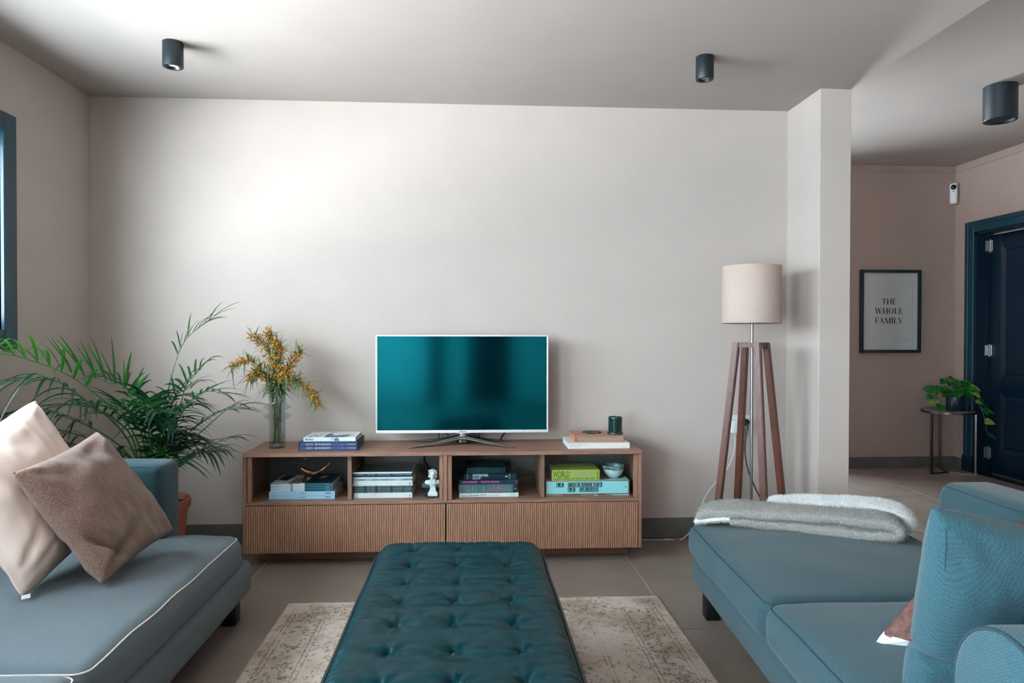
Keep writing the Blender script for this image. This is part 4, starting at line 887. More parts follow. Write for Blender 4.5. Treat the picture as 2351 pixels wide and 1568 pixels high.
m_pot2 = mat('ribbed_dark_pot', (12, 40, 52), rough=.25, var=.1, scale=30)
pt = wempty('trailing_plant', (TX + .035, TY - .03, TZ), 'trailing plant with heart shaped green leaves in a ribbed dark pot', 'plant')
bm = bmesh.new(); n = 96; PXc, PYc = TX + .035, TY - .03
prof = [(.058, TZ), (.063, TZ + .004), (.064, TZ + .112), (.062, TZ + .117), (.057, TZ + .115), (.056, TZ + .1), (.0005, TZ + .1)]
rings = [[bm.verts.new((PXc + (r + (.0012 * math.cos(32 * a) if 0 < i < 3 else 0)) * math.cos(a), PYc + (r + (.0012 * math.cos(32 * a) if 0 < i < 3 else 0)) * math.sin(a), zz)) for a in [2 * PI * k / n for k in range(n)]] for i, (r, zz) in enumerate(prof)]
for A, B in zip(rings, rings[1:]):
    for k in range(n): bm.faces.new((A[k], A[(k + 1) % n], B[(k + 1) % n], B[k]))
bm.faces.new(rings[0][::-1]); link('pot', tome(bm), m_pot2, pt, smooth=50)
m_vine = mat('vine_green', (70, 130, 70), rough=.5, var=.1); m_heart = mat('heart_leaf_green', (30, 122, 44), rough=.35, scale=22, rgb2=(12, 78, 30), detail=3); m_heart2 = mat('variegated_leaf', (176, 186, 96), rough=.35, scale=3.5, rgb2=(22, 104, 38), detail=3)
def heart(L):
    N = 7; vs, fs = [], []
    prof = [(0, .0), (.03, .26), (.14, .42), (.34, .44), (.58, .33), (.80, .16), (1.0, .0)]
    for t, w in prof:
        bend = -.18 * t * t
        back = -.10 if t < .05 else 0
        vs += [(-w * L, (t + (-.08 if 0 < t < .1 else 0)) * L, (bend + .10 * w) * L), (0, t * L, bend * L), (w * L, (t + (-.08 if 0 < t < .1 else 0)) * L, (bend + .10 * w) * L)]
    for i in range(N - 1):
        a = 3 * i; fs += [(a, a + 1, a + 4, a + 3), (a + 1, a + 2, a + 5, a + 4)]
    me = fromdata(vs, fs); 
    for p in me.polygons: p.use_smooth = True
    return me
hl = [heart(1.0), heart(1.0)]; hl[0].materials.append(m_heart); hl[1].materials.append(m_heart2)
r3 = random.Random(21)
base = Vector((PXc, PYc, TZ + .11))
vines = []
for k in range(17):
    a = 2 * PI * k / 17 + r3.uniform(-.2, .2); rr = r3.uniform(.05, .17); hgt = r3.uniform(.03, .14)
    vines.append([base, base + Vector((rr * .5 * math.cos(a), rr * .5 * math.sin(a), hgt)), base + Vector((rr * math.cos(a), rr * math.sin(a), hgt * r3.uniform(.3, 1.1)))])
for dx, dz in ((-.20, -.0), (-.235, .03), (-.17, .10), (-.15, -.05)):
    vines.append([base, base + Vector((dx * .5, -.03, max(dz, 0) + .05)), base + Vector((dx, -.05, dz - .02))])
vines.append([base, base + Vector((.07, -.05, .02)), base + Vector((.13, -.09, -.05)), base + Vector((.165, -.11, -.14)), base + Vector((.185, -.12, -.27)), base + Vector((.19, -.12, -.30))])
vines.append([base, base + Vector((.06, -.06, .04)), base + Vector((.10, -.09, .03)), base + Vector((.135, -.11, -.04)), base + Vector((.15, -.12, -.10))])
bm = bmesh.new(); leaves = []
for v in vines:
    c = catmull(v, 5); add_tube(bm, c, .0018, 5); m_ = len(c)
    step = 3 if len(v) < 5 else 4
    for q in range(m_ - 1, 2, -step): leaves.append((c[q], (c[q] - c[max(0, q - 2)]).normalized(), q == m_ - 1))
link('vine', tome(bm), m_vine, pt)
for i, (p, d, tip) in enumerate(leaves):
    L = r3.uniform(.062, .098) * (.8 if not tip else 1); o = link('leaf', hl[1 if r3.random() < .22 else 0], None, pt)
    out = (Vector((p.x - PXc, p.y - PYc, 0)) + Vector((r3.uniform(-.05, .05), -.05, 0))).normalized()
    y = (out + d * .4 + Vector((0, 0, r3.uniform(-.7, .3)))).normalized(); zax = (Vector((0, -.55, .75)) + Vector((r3.uniform(-.5, .5), r3.uniform(-.4, .2), 0))).normalized()
    x = y.cross(zax).normalized(); zz = x.cross(y)
    M = Matrix((x, y, zz)).transposed().to_4x4() @ Matrix.Scale(L, 4); M.translation = p
    o.matrix_basis = M

# ================================================================== VASE AND MIMOSA
VX, VY = -1.008, 3.668
m_vase = glass('smoky_vase_glass', (.86, .90, .905), 1.0, .02, 1.6)
m_water = glass('vase_water', (.80, .90, .88), .3, .02, 1.1)
vs_ = wempty('glass_vase', (VX, VY, KZ), 'tall smoky glass vase with two flared rings holding yellow mimosa', 'vase')
prof = [(.0, 0), (.039, 0), (.0415, .003), (.0415, .138), (.043, .142), (.071, .166), (.0722, .168), (.071, .170), (.043, .187), (.0425, .190), (.043, .193), (.071, .210), (.0722, .212), (.071, .214), (.043, .234), (.0415, .238), (.0415, .305), (.040, .3065), (.0385, .305), (.0385, .012), (.0, .011)]
lathe('vase_body', [(r, zz) for r, zz in prof], m_vase, vs_, 64, loc=(VX, VY, KZ), smooth=25)
m_mst = mat('mimosa_stem', (78, 104, 66), rough=.6, var=.1); m_mlf = mat('mimosa_leaf', (108, 138, 80), rough=.5, scale=30, rgb2=(56, 98, 62)); m_ball = mat('mimosa_blossom', (226, 156, 44), rough=.9, scale=120, rgb2=(196, 122, 26), bump=.4)
ico = bmesh.new(); bmesh.ops.create_icosphere(ico, subdivisions=1, radius=1.0); IV = [v.co.copy() for v in ico.verts]; IF = [[v.index for v in f.verts] for f in ico.faces]; ico.free()
def balls(pts): 
    vs, fs = [], []
    for p, r in pts:
        o_ = len(vs); vs += [p + v * r for v in IV]; fs += [[i + o_ for i in f] for f in IF]
    me = fromdata(vs, fs)
    for q in me.polygons: q.use_smooth = True
    return me
def strip(p, d, L, w, droop, side, bvs, bfs, n=5):
    """a narrow curved leaf"""
    d = d.normalized(); s = d.cross(Vector((0, 0, 1))); s = s.normalized() if s.length > .01 else Vector((1, 0, 0)); s = (s + side * Vector((0, 0, .4))).normalized(); o_ = len(bvs)
    for i in range(n + 1):
        t = i / n; c = p + d * (L * t) + Vector((0, 0, -droop * L * t * t)); ww = w * math.sin(PI * min(1, .12 + t * .88)) ** .7 if i < n else .0003
        bvs += [c - s * ww, c + s * ww]
    for i in range(n): bfs.append((o_ + 2 * i, o_ + 2 * i + 1, o_ + 2 * i + 3, o_ + 2 * i + 2))
r4 = random.Random(8)
# sprigs: mid point, tip, blossom clusters given as (position along stem, length, density)
top = KZ + .305
SPR = [('leftmost', [(-1.06, 3.66, .95), (-1.15, 3.65, 1.03), (-1.235, 3.64, .995)], 'mimosa sprig arching towards the palm'), ('a', [(-1.03, 3.67, 1.0), (-1.07, 3.67, 1.10), (-1.135, 3.66, 1.165)], 'mimosa sprig with a dense blossom head highest on the palm side'),
       ('b', [(-1.01, 3.66, 1.02), (-1.02, 3.65, 1.12), (-1.05, 3.65, 1.185)], 'tall upright mimosa sprig in the middle of the vase'), ('c', [(-1.00, 3.65, 1.00), (-.985, 3.64, 1.09), (-1.01, 3.62, 1.13)], 'mimosa sprig leaning to the front of the bunch'),
       ('d', [(-.98, 3.67, .95), (-.93, 3.66, 1.02), (-.885, 3.66, 1.075)], 'mimosa sprig with a blossom spike rising on the television side'), ('e', [(-.975, 3.65, .91), (-.90, 3.64, .925), (-.815, 3.63, .86), (-.795, 3.63, .80)], 'mimosa sprig drooping low over the pale book'),
       ('f', [(-1.05, 3.63, .93), (-1.10, 3.62, .97), (-1.135, 3.61, .93)], 'short mimosa sprig at the front of the vase, low on the palm side'), ('g', [(-.99, 3.62, .93), (-.96, 3.61, .97), (-.93, 3.60, .945)], 'short mimosa sprig at the front of the vase, low on the television side')]
for nm, pts, lab in SPR:
    b0 = Vector((VX + r4.uniform(-.02, .02), VY + r4.uniform(-.02, .02), KZ + .02)); b1 = Vector((VX + r4.uniform(-.018, .018), VY + r4.uniform(-.018, .018), top - .02))
    c = catmull([b0, (b0 + b1) / 2 + Vector((r4.uniform(-.01, .01), 0, 0)), b1] + pts, 10)
    t = wempty('mimosa_sprig', b0, lab, 'flower', 'mimosa in the vase')
    bm = bmesh.new(); add_tube(bm, c, lambda q: .0022 - .0014 * q, 6)
    pl = []; lv, lf = [], []; n = len(c); st_ = 18
    for i in range(st_, n):
        u = (i - st_) / (n - st_); d = (c[i] - c[i - 1]).normalized()
        for q in range(4 if u < .85 else 2):
            side = Vector((r4.uniform(-1, 1), r4.uniform(-1, .6), r4.uniform(-.5, .6))).normalized()
            if (d * .7 + side * .6).z > -.6 or i > 24: strip(c[i], d * .6 + side * .8, r4.uniform(.045, .10), r4.uniform(.0016, .0030), r4.uniform(-.2, .6), r4.uniform(-1, 1), lv, lf)
        if u > .30:
            dens = 9 if u > .62 else 6
            for q in range(dens):
                off = Vector((r4.gauss(0, 1), r4.gauss(0, 1), r4.gauss(0, 1))) * (.0125 if u > .6 else .019) + Vector((0, 0, -.004)); pl.append((c[i] + off, r4.uniform(.0030, .0052)))
                add_tube(bm, [c[i], c[i] + off], .0005, 3)
    for q in range(10):
        a = r4.uniform(0, 2 * PI); strip(Vector((VX + .03 * math.cos(a), VY + .03 * math.sin(a), top + r4.uniform(-.01, .03))), Vector((math.cos(a), math.sin(a), r4.uniform(-.3, .7))), r4.uniform(.05, .10), r4.uniform(.0018, .003), r4.uniform(.2, 1.1), r4.uniform(-1, 1), lv, lf)
    for q in range(8):
        zz = KZ + r4.uniform(.05, .28); strip(Vector((VX + r4.uniform(-.018, .018), VY + r4.uniform(-.018, .018), zz)), Vector((r4.uniform(-.3, .3), r4.uniform(-.3, .3), -1 if r4.random() < .5 else 1)), .05, .0025, 0, 1, lv, lf)
        pl.append((Vector((VX + r4.uniform(-.026, .026), VY + r4.uniform(-.026, .026), KZ + r4.uniform(.05, .26))), r4.uniform(.002, .004)))
    link('stem', tome(bm), m_mst, t)
    stuff(link('leaves', fromdata(lv, lf), m_mlf, t)); stuff(link('blossoms', balls(pl), m_ball, t))

# ================================================================== PALM IN A TERRACOTTA POT
m_terra = mat('terracotta', (178, 112, 88), rough=.8, var=.06, scale=14, bump=.08, bscale=70); m_soil = mat('potting_soil', (52, 40, 34), rough=1, var=.2, scale=70, bump=.6)
PX0, PY0 = -1.53, 3.42
palm = wempty('potted_palm', (PX0, PY0, 0), 'large feathery palm in a terracotta pot in the room corner', 'plant')
lathe('pot', [(.0, 0), (.115, 0), (.120, .006), (.155, .320), (.165, .322), (.168, .328), (.168, .362), (.165, .366), (.155, .366), (.152, .360), (.148, .33), (.0, .328)], m_terra, palm, 56, loc=(PX0, PY0, 0))
lathe('soil', [(.149, .335), (.09, .345), (.0, .348)], m_soil, palm, 32, loc=(PX0, PY0, 0), cap1=True)
m_palm = [mat('palm_leaf_deep', (12, 54, 46), rough=.34, scale=30, rgb2=(5, 34, 34)), mat('palm_leaf_mid', (15, 66, 52), rough=.34, scale=30, rgb2=(7, 44, 40)), mat('palm_leaf_fresh', (30, 104, 34), rough=.36, scale=30, rgb2=(14, 76, 34))]  # last green has backlight from the window painted into it
for m in m_palm:   # thin leaves let light through
    b_ = m.node_tree.nodes['Principled BSDF']; tr = m.node_tree.nodes.new('ShaderNodeBsdfTranslucent'); tr.inputs['Color'].default_value = (.03, .16, .03, 1) if 'fresh' not in m.name else (.05, .26, .012, 1)
    mx = m.node_tree.nodes.new('ShaderNodeMixShader'); mx.inputs['Fac'].default_value = .3; Lk = m.node_tree.links
    Lk.new(b_.outputs[0], mx.inputs[1]); Lk.new(tr.outputs[0], mx.inputs[2]); Lk.new(mx.outputs[0], m.node_tree.nodes['Material Output'].inputs['Surface'])
m_stalk = mat('palm_stalk', (84, 140, 70), rough=.5, scale=20, rgb2=(54, 108, 52))
def leaflet_mesh(p, d, L, w, droop, nrm, n=7):
    d = d.normalized(); s = d.cross(nrm).normalized(); vs, fs = [], []
    for i in range(n + 1):
        t = i / n; c = p + d * (L * t) + Vector((0, 0, -droop * L * t ** 2.2)); ww = w * (min(1, .35 + t * 3.2) * (1 - t ** 2.6)) + .0002
        up = s.cross(d).normalized() * ww * .35
        vs += [c - s * ww + up, c, c + s * ww + up]
    for i in range(n):
        a = 3 * i; fs += [(a, a + 1, a + 4, a + 3), (a + 1, a + 2, a + 5, a + 4)]
    me = fromdata(vs, fs)
    for q in me.polygons: q.use_smooth = True
    return me
r5 = random.Random(3); n_leaflets = 0
def frond(pts, nl, Ls, w, mi, droop=.45, start=.35, up=.5, single=True, out=1.0):
    """one stalk with two rows of leaflets; pts are points along the stalk"""
    global n_leaflets
    c = catmull([(PX0 + r5.uniform(-.05, .05), PY0 + r5.uniform(-.04, .04), .34)] + pts, 12); n = len(c)
    bm = bmesh.new(); add_tube(bm, c, lambda q: .0042 * (1 - q) + .0009, 6); fr = link('frond', tome(bm), m_stalk, palm, smooth=60)
    jv, jf = [], []
    for k in range(nl):
        u = start + (1 - start) * (k + .5) / nl; f = u * (n - 1); i = int(f); p = c[i].lerp(c[min(i + 1, n - 1)], f - i); d = (c[min(i + 1, n - 1)] - c[max(i - 1, 0)]).normalized()
        hor = d.cross(Vector((0, 0, 1))); hor = hor.normalized() if hor.length > .05 else Vector((1, 0, 0)); upv = hor.cross(d).normalized()
        for sgn in (-1, 1):
            v = (u - start) / (1 - start); L = Ls * (.55 + 1.1 * v - .95 * v * v) * 1.62 * r5.uniform(.85, 1.15)
            dirn = d * (.55 + .5 * v) * out + hor * sgn * .8 + upv * (up + r5.uniform(-.15, .15))
            me = leaflet_mesh(p, dirn, L, w * .80 * r5.uniform(.75, 1.15), droop * r5.uniform(.7, 1.4), upv)
            # keep clear of the two walls
            for q in me.vertices:
                if q.co.x < XL + .012: q.co.x = XL + .012 + .02 * r5.random()
                if q.co.y > YB - .012: q.co.y = YB - .012 - .01 * r5.random()
            if single and n_leaflets < 296:
                link('leaflet', me, m_palm[mi], fr); n_leaflets += 1
            else:
                o_ = len(jv); jv += [q.co.copy() for q in me.vertices]; jf += [[x + o_ for x in pg_.vertices] for pg_ in me.polygons]
    if jv:
        me = fromdata(jv, jf); 
        for q in me.polygons: q.use_smooth = True
        stuff(link('leaflets', me, m_palm[mi], fr))
V3 = lambda *a: a
frond([(-1.56, 3.30, .70), (-1.70, 3.12, .95), (-1.84, 2.98, 1.06), (-1.96, 2.86, 1.10)], 10, .23, .0105, 2, .55, .45, .75)
frond([(-1.57, 3.26, .68), (-1.66, 3.08, .88), (-1.75, 2.95, .985), (-1.86, 2.84, .965)], 12, .20, .0095, 0, .65, .45, .05)
frond([(-1.55, 3.38, .70), (-1.60, 3.34, .88), (-1.70, 3.30, .95), (-1.82, 3.22, 1.00)], 7, .20, .0125, 2, .10, .45, 1.0)
frond([(-1.50, 3.42, .65), (-1.455, 3.45, .95), (-1.40, 3.48, 1.13), (-1.28, 3.50, 1.24)], 8, .18, .008, 1, .25, .62, .25)
frond([(-1.46, 3.40, .62), (-1.39, 3.40, .83), (-1.36, 3.40, .92), (-1.29, 3.40, 1.0)], 6, .16, .0095, 1, .35, .6, .4)
frond([(-1.47, 3.38, .60), (-1.36, 3.36, .80), (-1.25, 3.34, .89), (-1.15, 3.32, .88)], 8, .115, .009, 1, .25, .45, .3)
frond([(-1.46, 3.40, .56), (-1.34, 3.40, .70), (-1.20, 3.40, .79), (-1.10, 3.42, .80)], 6, .12, .0085, 1, .25, .45, .2)
frond([(-1.44, 3.40, .48), (-1.35, 3.40, .56), (-1.25, 3.42, .63), (-1.17, 3.44, .655)], 2, .14, .008, 0, .35, .8, .15)
frond([(-1.45, 3.44, .55), (-1.30, 3.46, .70), (-1.20, 3.48, .79), (-1.13, 3.50, .81)], 2, .15, .0085, 0, .35, .75, .3)
frond([(-1.60, 3.30, .62), (-1.74, 3.16, .78), (-1.86, 3.04, .83), (-1.97, 2.96, .80)], 11, .20, .008, 0, .6, .4, .25)
frond([(-1.60, 3.34, .58), (-1.74, 3.22, .70), (-1.88, 3.10, .76), (-1.98, 3.02, .76)], 10, .19, .008, 0, .6, .4, .25)
frond([(-1.60, 3.36, .54), (-1.74, 3.28, .63), (-1.88, 3.20, .68), (-1.98, 3.14, .68)], 9, .18, .008, 0, .6, .4, .3)
frond([(-1.56, 3.30, .66), (-1.60, 3.16, .80), (-1.66, 3.02, .86), (-1.76, 2.90, .84)], 10, .18, .0095, 0, .55, .4, .3)
frond([(-1.50, 3.34, .62), (-1.47, 3.24, .78), (-1.42, 3.14, .84), (-1.34, 3.06, .82)], 8, .12, .011, 0, .45, .4, .4)
frond([(-1.53, 3.36, .60), (-1.52, 3.26, .74), (-1.52, 3.16, .82), (-1.55, 3.06, .84)], 9, .16, .013, 0, .35, .4, .6)
frond([(-1.50, 3.40, .60), (-1.44, 3.34, .74), (-1.38, 3.28, .80), (-1.30, 3.22, .80)], 8, .115, .011, 1, .45, .4, .4)
frond([(-1.56, 3.34, .50), (-1.60, 3.22, .62), (-1.62, 3.12, .66), (-1.62, 3.04, .66)], 8, .15, .010, 0, .5, .4, .3)
frond([(-1.47, 3.36, .50), (-1.40, 3.26, .60), (-1.36, 3.18, .62), (-1.30, 3.12, .60)], 8, .14, .010, 1, .5, .4, .3)
frond([(-1.56, 3.40, .62), (-1.60, 3.42, .80), (-1.66, 3.44, .90), (-1.74, 3.44, .94)], 9, .15, .009, 0, .4, .4, .5)
frond([(-1.50, 3.42, .60), (-1.48, 3.46, .76), (-1.45, 3.50, .86), (-1.38, 3.52, .90)], 8, .15, .009, 1, .4, .4, .5)
for k in range(14):   # the crowded heart of the plant
    a = r5.uniform(-2.6, .5) if k % 2 else r5.uniform(-.4, 1.2) ; rr = r5.uniform(.08, .27); hh = r5.uniform(.60, .90) - rr * .3
    tx, ty_ = PX0 + rr * math.cos(a) * 1.25, min(PY0 + rr * math.sin(a) * .8, YB - .12)
    frond([(PX0 + (tx - PX0) * .3, PY0 + (ty_ - PY0) * .3, .34 + (hh - .34) * .62), (PX0 + (tx - PX0) * .65, PY0 + (ty_ - PY0) * .65, hh * .97), (tx, ty_, hh)], 9, .145, .0105, (0, 0, 1)[k % 3], .5, .42, r5.uniform(.1, .6))

# ================================================================== SOFAS
m_sofaL = fabric('slate_blue_weave', (88, 102, 109), cell=350, contrast=.26, bump=.5, big=.06, dist=.001)
m_sofaR = fabric('teal_blue_weave', (49, 79, 88), cell=310, contrast=.32, bump=.55, big=.06, dist=.0012)
m_coarse = fabric('coarse_teal_weave', (51, 88, 99), cell=235, contrast=.38, bump=.7, big=.05, dist=.0018, rnd_=.25)
m_pipe_l = mat('pale_piping', (196, 188, 182), rough=.7, var=.04, scale=80); m_pipe_d = mat('slate_piping', (34, 58, 68), rough=.8, var=.06, scale=80)
def cushion(name, x0, x1, y0, y1, z0, z1, r, m, parent, crown=.02, pipe=None, seed=0, amp=.003, n=(14, 16, 3), bulge=.01, prad=.0028):
    dx, dy, dz = x1 - x0, y1 - y0, z1 - z0; c = ((x0 + x1) / 2, (y0 + y1) / 2, (z0 + z1) / 2)
    o = link(name, rbox(dx, dy, dz, r, n, crown=crown, amp=amp, freq=5, seed=seed, bulge=bulge), m, parent, c, smooth=180)
    if pipe:
        P = seam_loop(dx, dy, dz, r, prad)
        for p in P:
            k = mnoise.noise_vector(Vector((p.x * 5 + seed, p.y * 5, p.z * 5))); u, v = p.x / (dx / 2), p.y / (dy / 2); wz = p.z / (dz / 2)
            p.x += bulge * u * (1 - min(1, v * v)) * (1 - wz * wz); p.y += bulge * v * (1 - min(1, u * u)) * (1 - wz * wz)
            p.z += crown * (1 - min(1, abs(u)) ** 2.5) * (1 - min(1, abs(v)) ** 2.5); p += Vector(k) * amp
        tube('piping', [tuple(p) for p in P], prad, pipe, o, 6, closed=True)
    return o
sl = wempty('sofa', (-1.42, 1.85, 0), 'low slate blue sofa with pale piping, cream and brown cushions on it', 'sofa')
cushion('base', -1.96, -.905, .75, 2.935, .092, .232, .035, m_sofaL, sl, crown=0, amp=.002, n=(10, 24, 2), bulge=.004)
cushion('seat_cushion', -1.90, -.922, 1.712, 2.875, .205, .352, .05, m_sofaL, sl, crown=.030, pipe=m_pipe_l, seed=1, amp=.006, n=(18, 22, 3))
cushion('seat_cushion', -1.90, -.915, .62, 1.706, .205, .362, .05, m_sofaL, sl, crown=.035, pipe=m_pipe_l, seed=7, amp=.006, n=(18, 20, 3))
cushion('backrest', -2.045, -1.82, .75, 2.90, .10, .655, .05, m_sofaL, sl, crown=0, n=(4, 20, 8))
a_ = cushion('arm', -1.95, -1.20, 2.755, 2.935, .22, .655, .035, m_sofaR, sl, crown=.004, n=(12, 3, 8), amp=.003, bulge=.006)
tube('piping', [(-1.213, 2.764, .30), (-1.213, 2.764, .60), (-1.221, 2.764, .635), (-1.25, 2.764, .644), (-1.4, 2.764, .645), (-1.9, 2.764, .645)], .0026, m_pipe_d, sl, 6, sm=6)
for y in (2.83, .85):
    box('leg', (-.99, -.935, y - .03, y + .03, 0, .10), m_dark, sl, bev=.002)
    box('leg', (-1.94, -1.885, y - .03, y + .03, 0, .10), m_dark, sl, bev=.002)

sr = empty('sofa', (.89, 2.0, 0), 'teal blue sofa with the folded grey throw lying on its far seat', 'sofa', rz=math.radians(-3.0))
cushion('base', .010, 1.00, -.95, .925, .098, .225, .035, m_sofaR, sr, crown=0, amp=.002, n=(10, 20, 2), bulge=.004)
cushion('seat_cushion', 0, .885, .060, .955, .205, .348, .05, m_sofaR, sr, crown=.030, pipe=m_pipe_d, seed=3, amp=.006, n=(18, 18, 3))
cushion('seat_cushion', -.004, .885, -.76, .055, .205, .356, .052, m_sofaR, sr, crown=.034, pipe=m_pipe_d, seed=5, amp=.006, n=(18, 18, 3))
cushion('backrest', .772, .985, -.95, .455, .10, .638, .05, m_sofaR, sr, crown=.012, pipe=m_pipe_d, n=(4, 20, 8), amp=.004, prad=.002)
# arm with a rounded top
bm = bmesh.new(); yc, hw_, zt = -.905, .130, .672; prof = [(-hw_, .10)] + [(-hw_, .10 + (zt - hw_ * .95 - .10) * t) for t in (.33, .66)] + [(hw_ * math.cos(a), zt - hw_ * .95 + hw_ * .95 * math.sin(a)) for a in [PI - PI * k / 18 for k in range(19)]] + [(hw_, .10 + (zt - hw_ * .95 - .10) * t) for t in (.66, .33)] + [(hw_, .10)]
rings = []
for x, s in ((.040, .86), (.041, .90), (.043, .93), (.050, .975), (.062, 1.0), (.3, 1.01), (.6, 1.005), (.97, 1.0)):
    rings.append([bm.verts.new((x, yc + y * s, .10 + (z - .10) * (1 - (1 - s) * .22))) for y, z in prof])
for A, B in zip(rings, rings[1:]):
    for k in range(len(prof) - 1): bm.faces.new((A[k], A[k + 1], B[k + 1], B[k]))
bm.faces.new(rings[0]); bm.faces.new(rings[-1][::-1])
arm = link('arm', tome(bm), m_coarse, sr, smooth=60)
tube('piping', [(.0455, yc + y * .955, .10 + (z - .10) * .99) for y, z in prof], .0035, m_pipe_d, arm, 6)
for y in (.78, -.85):
    box('leg', (.03, .085, y - .03, y + .03, 0, .105), m_dark, sr, bev=.002)
    box('leg', (.90, .955, y - .03, y + .03, 0, .105), m_dark, sr, bev=.002)

# ------------------------------------------------------------------ cushions
m_cream = fabric('cream_linen', (226, 208, 198), cell=900, contrast=.06, bump=.08, big=.03, dist=.0006, sheen=.05)
m_boucle = mat('brown_boucle', (136, 110, 98), rough=.95, scale=170, rgb2=(108, 86, 76), bump=1.0, bscale=230, bdist=.005, spec=.15, sheen=.3, detail=2)
m_knit = mat('brown_chunky_knit', (124, 92, 86), rough=.95, scale=70, rgb2=(84, 60, 60), bump=1.0, bscale=85, bdist=.006, spec=.15)
m_whitecl = mat('white_cotton', (232, 234, 236), rough=.8, var=.01, scale=30)
def pillow(name, C4, thick, mf, label, n=56, pinch=.05, amp=.006, seed=0.0, back=None, power=.45, folds=(), flange=0.0, group=None, rnd_c=.0, hem=None):
    p00, p10, p11, p01 = [Vector(p) for p in C4]; nrm = (p11 - p00).cross(p01 - p10).normalized()
    cen = (p00 + p10 + p11 + p01) / 4; vs = []; fs = []; ids = {}
    t = wempty(name, (p00 + p10) / 2 if False else p00, label, 'cushion', group)
    for side in (1, -1):
        for i in range(n + 1):
            for j in range(n + 1):
                a, b = 2 * i / n - 1, 2 * j / n - 1; edge = i in (0, n) or j in (0, n)
                if edge and side < 0: ids[(side, i, j)] = ids[(1, i, j)]; continue
                aa = a * (1 - pinch * (1 - b * b)); bb = b * (1 - pinch * (1 - a * a)); q_ = 1 - rnd_c * (a * a * b * b) ** 2.5; aa *= q_; bb *= q_; u, v = (aa + 1) / 2, (bb + 1) / 2
                P = p00 * ((1 - u) * (1 - v)) + p10 * (u * (1 - v)) + p11 * (u * v) + p01 * ((1 - u) * v)
                fa = min(1, abs(a) / (1 - flange)) if flange else abs(a); fb = min(1, abs(b) / (1 - flange)) if flange else abs(b)
                h = thick / 2 * (max(0, 1 - fa ** 2.4) * max(0, 1 - fb ** 2.4)) ** power + (.0025 if not edge else 0)
                w = mnoise.noise(Vector((a * 2.2 + seed, b * 2.2, side * 3.1))) * amp + mnoise.noise(Vector((a * 7 + seed, b * 4, side))) * amp * .35
                # gathers that run in from the corners
                for ca, cb in ((-1, -1), (1, -1), (1, 1), (-1, 1)):
                    da, db = a - ca, b - cb; rr = math.hypot(da, db); w += .006 * math.exp(-rr * 2.6) * math.sin(math.atan2(db, da) * 9 + seed) * min(1, rr * 4)
                for (fa_, fb_, ang, wd, ln, dep) in folds:
                    c, s = math.cos(ang), math.sin(ang); q = (a - fa_) * c + (b - fb_) * s; r = -(a - fa_) * s + (b - fb_) * c
                    w -= dep * math.exp(-(r / wd) ** 2 - (q / ln) ** 2)
                P = P + nrm * (side * h + (w if not edge else w * .6) * (side if not edge else 1) * (min(1, h / (thick * .25)) if not edge else .5))
                ids[(side, i, j)] = len(vs); vs.append(P)
    for side in (1, -1):
        for i in range(n):
            for j in range(n):
                f = [ids[(side, i, j)], ids[(side, i + 1, j)], ids[(side, i + 1, j + 1)], ids[(side, i, j + 1)]]; fs.append(f if side > 0 else f[::-1])
    me = fromdata(vs, fs)
    if back:
        me.materials.append(mf); me.materials.append(back); half = n * n
        for k, p in enumerate(me.polygons): p.material_index = (1 if p.center.z < hem else 0) if hem else (0 if k < half else 1)
    o = link('cushion_cover', me, mf, t, smooth=180)
    edge = [vs[ids[(1, i, 0)]] for i in range(0, n + 1, 2)] + [vs[ids[(1, n, j)]] for j in range(2, n + 1, 2)] + [vs[ids[(1, i, n)]] for i in range(n - 2, -1, -2)] + [vs[ids[(1, 0, j)]] for j in range(n - 2, 0, -2)]
    return t, o, edge, ids, vs
t, o, e, ids, vs = pillow('cushion', [(-1.305, 2.085, .385), (-1.312, 2.565, .49), (-1.565, 2.585, .935), (-1.542, 2.10, .795)], .170, m_cream, 'large cream linen cushion leaning behind the brown one on the slate sofa', pinch=.015, amp=.014, seed=2.0, power=.5, flange=.05, rnd_c=.04, folds=((-.75, -.55, .7, .05, .3, .012), (-.6, -.75, .3, .05, .3, .012)))
tg = link('care_label', fromdata([(0, 0, 0), (.020, .010, .002), (.019, .013, .013), (-.001, .003, .011)], [(0, 1, 2, 3)]), m_whitecl, t, (-1.310, 2.09, .388))
t, o, e, ids, vs = pillow('cushion', [(-1.135, 2.20, .385), (-1.108, 2.645, .425), (-1.362, 2.60, .81), (-1.375, 2.156, .748)], .150, m_boucle, 'square brown boucle cushion in front of the cream one on the slate sofa', pinch=.065, amp=.012, seed=5.0, rnd_c=.012, folds=((-.70, -.55, 2.2, .07, .30, .040), (-.45, -.74, .35, .07, .40, .032), (.75, .1, 1.2, .10, .3, .012), (.3, .8, .2, .1, .3, .010)))
t, o, e, ids, vs = pillow('cushion', [(.955, 1.475, .36), (1.50, 1.44, .36), (1.47, 1.315, .712), (.932, 1.345, .818)], .17, m_coarse, 'big coarse weave teal cushion standing against the near arm of the teal sofa', pinch=.03, amp=.010, seed=9.0, power=.42, folds=((-.5, -.42, .05, .05, .9, .022), (-.8, -.5, -.3, .05, .25, .012)))
tube('dart_seam', [tuple(vs[ids[(1, 2, j)]]) for j in range(42, 53)], .0011, m_pipe_d, o, 5); tube('dart_seam', [tuple(vs[ids[(-1, 2, j)]]) for j in range(42, 53)], .0011, m_pipe_d, o, 5)
t, o, e, ids, vs = pillow('cushion', [(1.035, 1.705, .374), (1.46, 1.63, .372), (1.60, 1.575, .790), (1.205, 1.60, .672)], .13, m_knit, 'brown chunky knit cushion with a white back, mostly hidden behind the big teal cushion', pinch=.06, amp=.006, seed=12.0, back=m_whitecl, hem=.402)

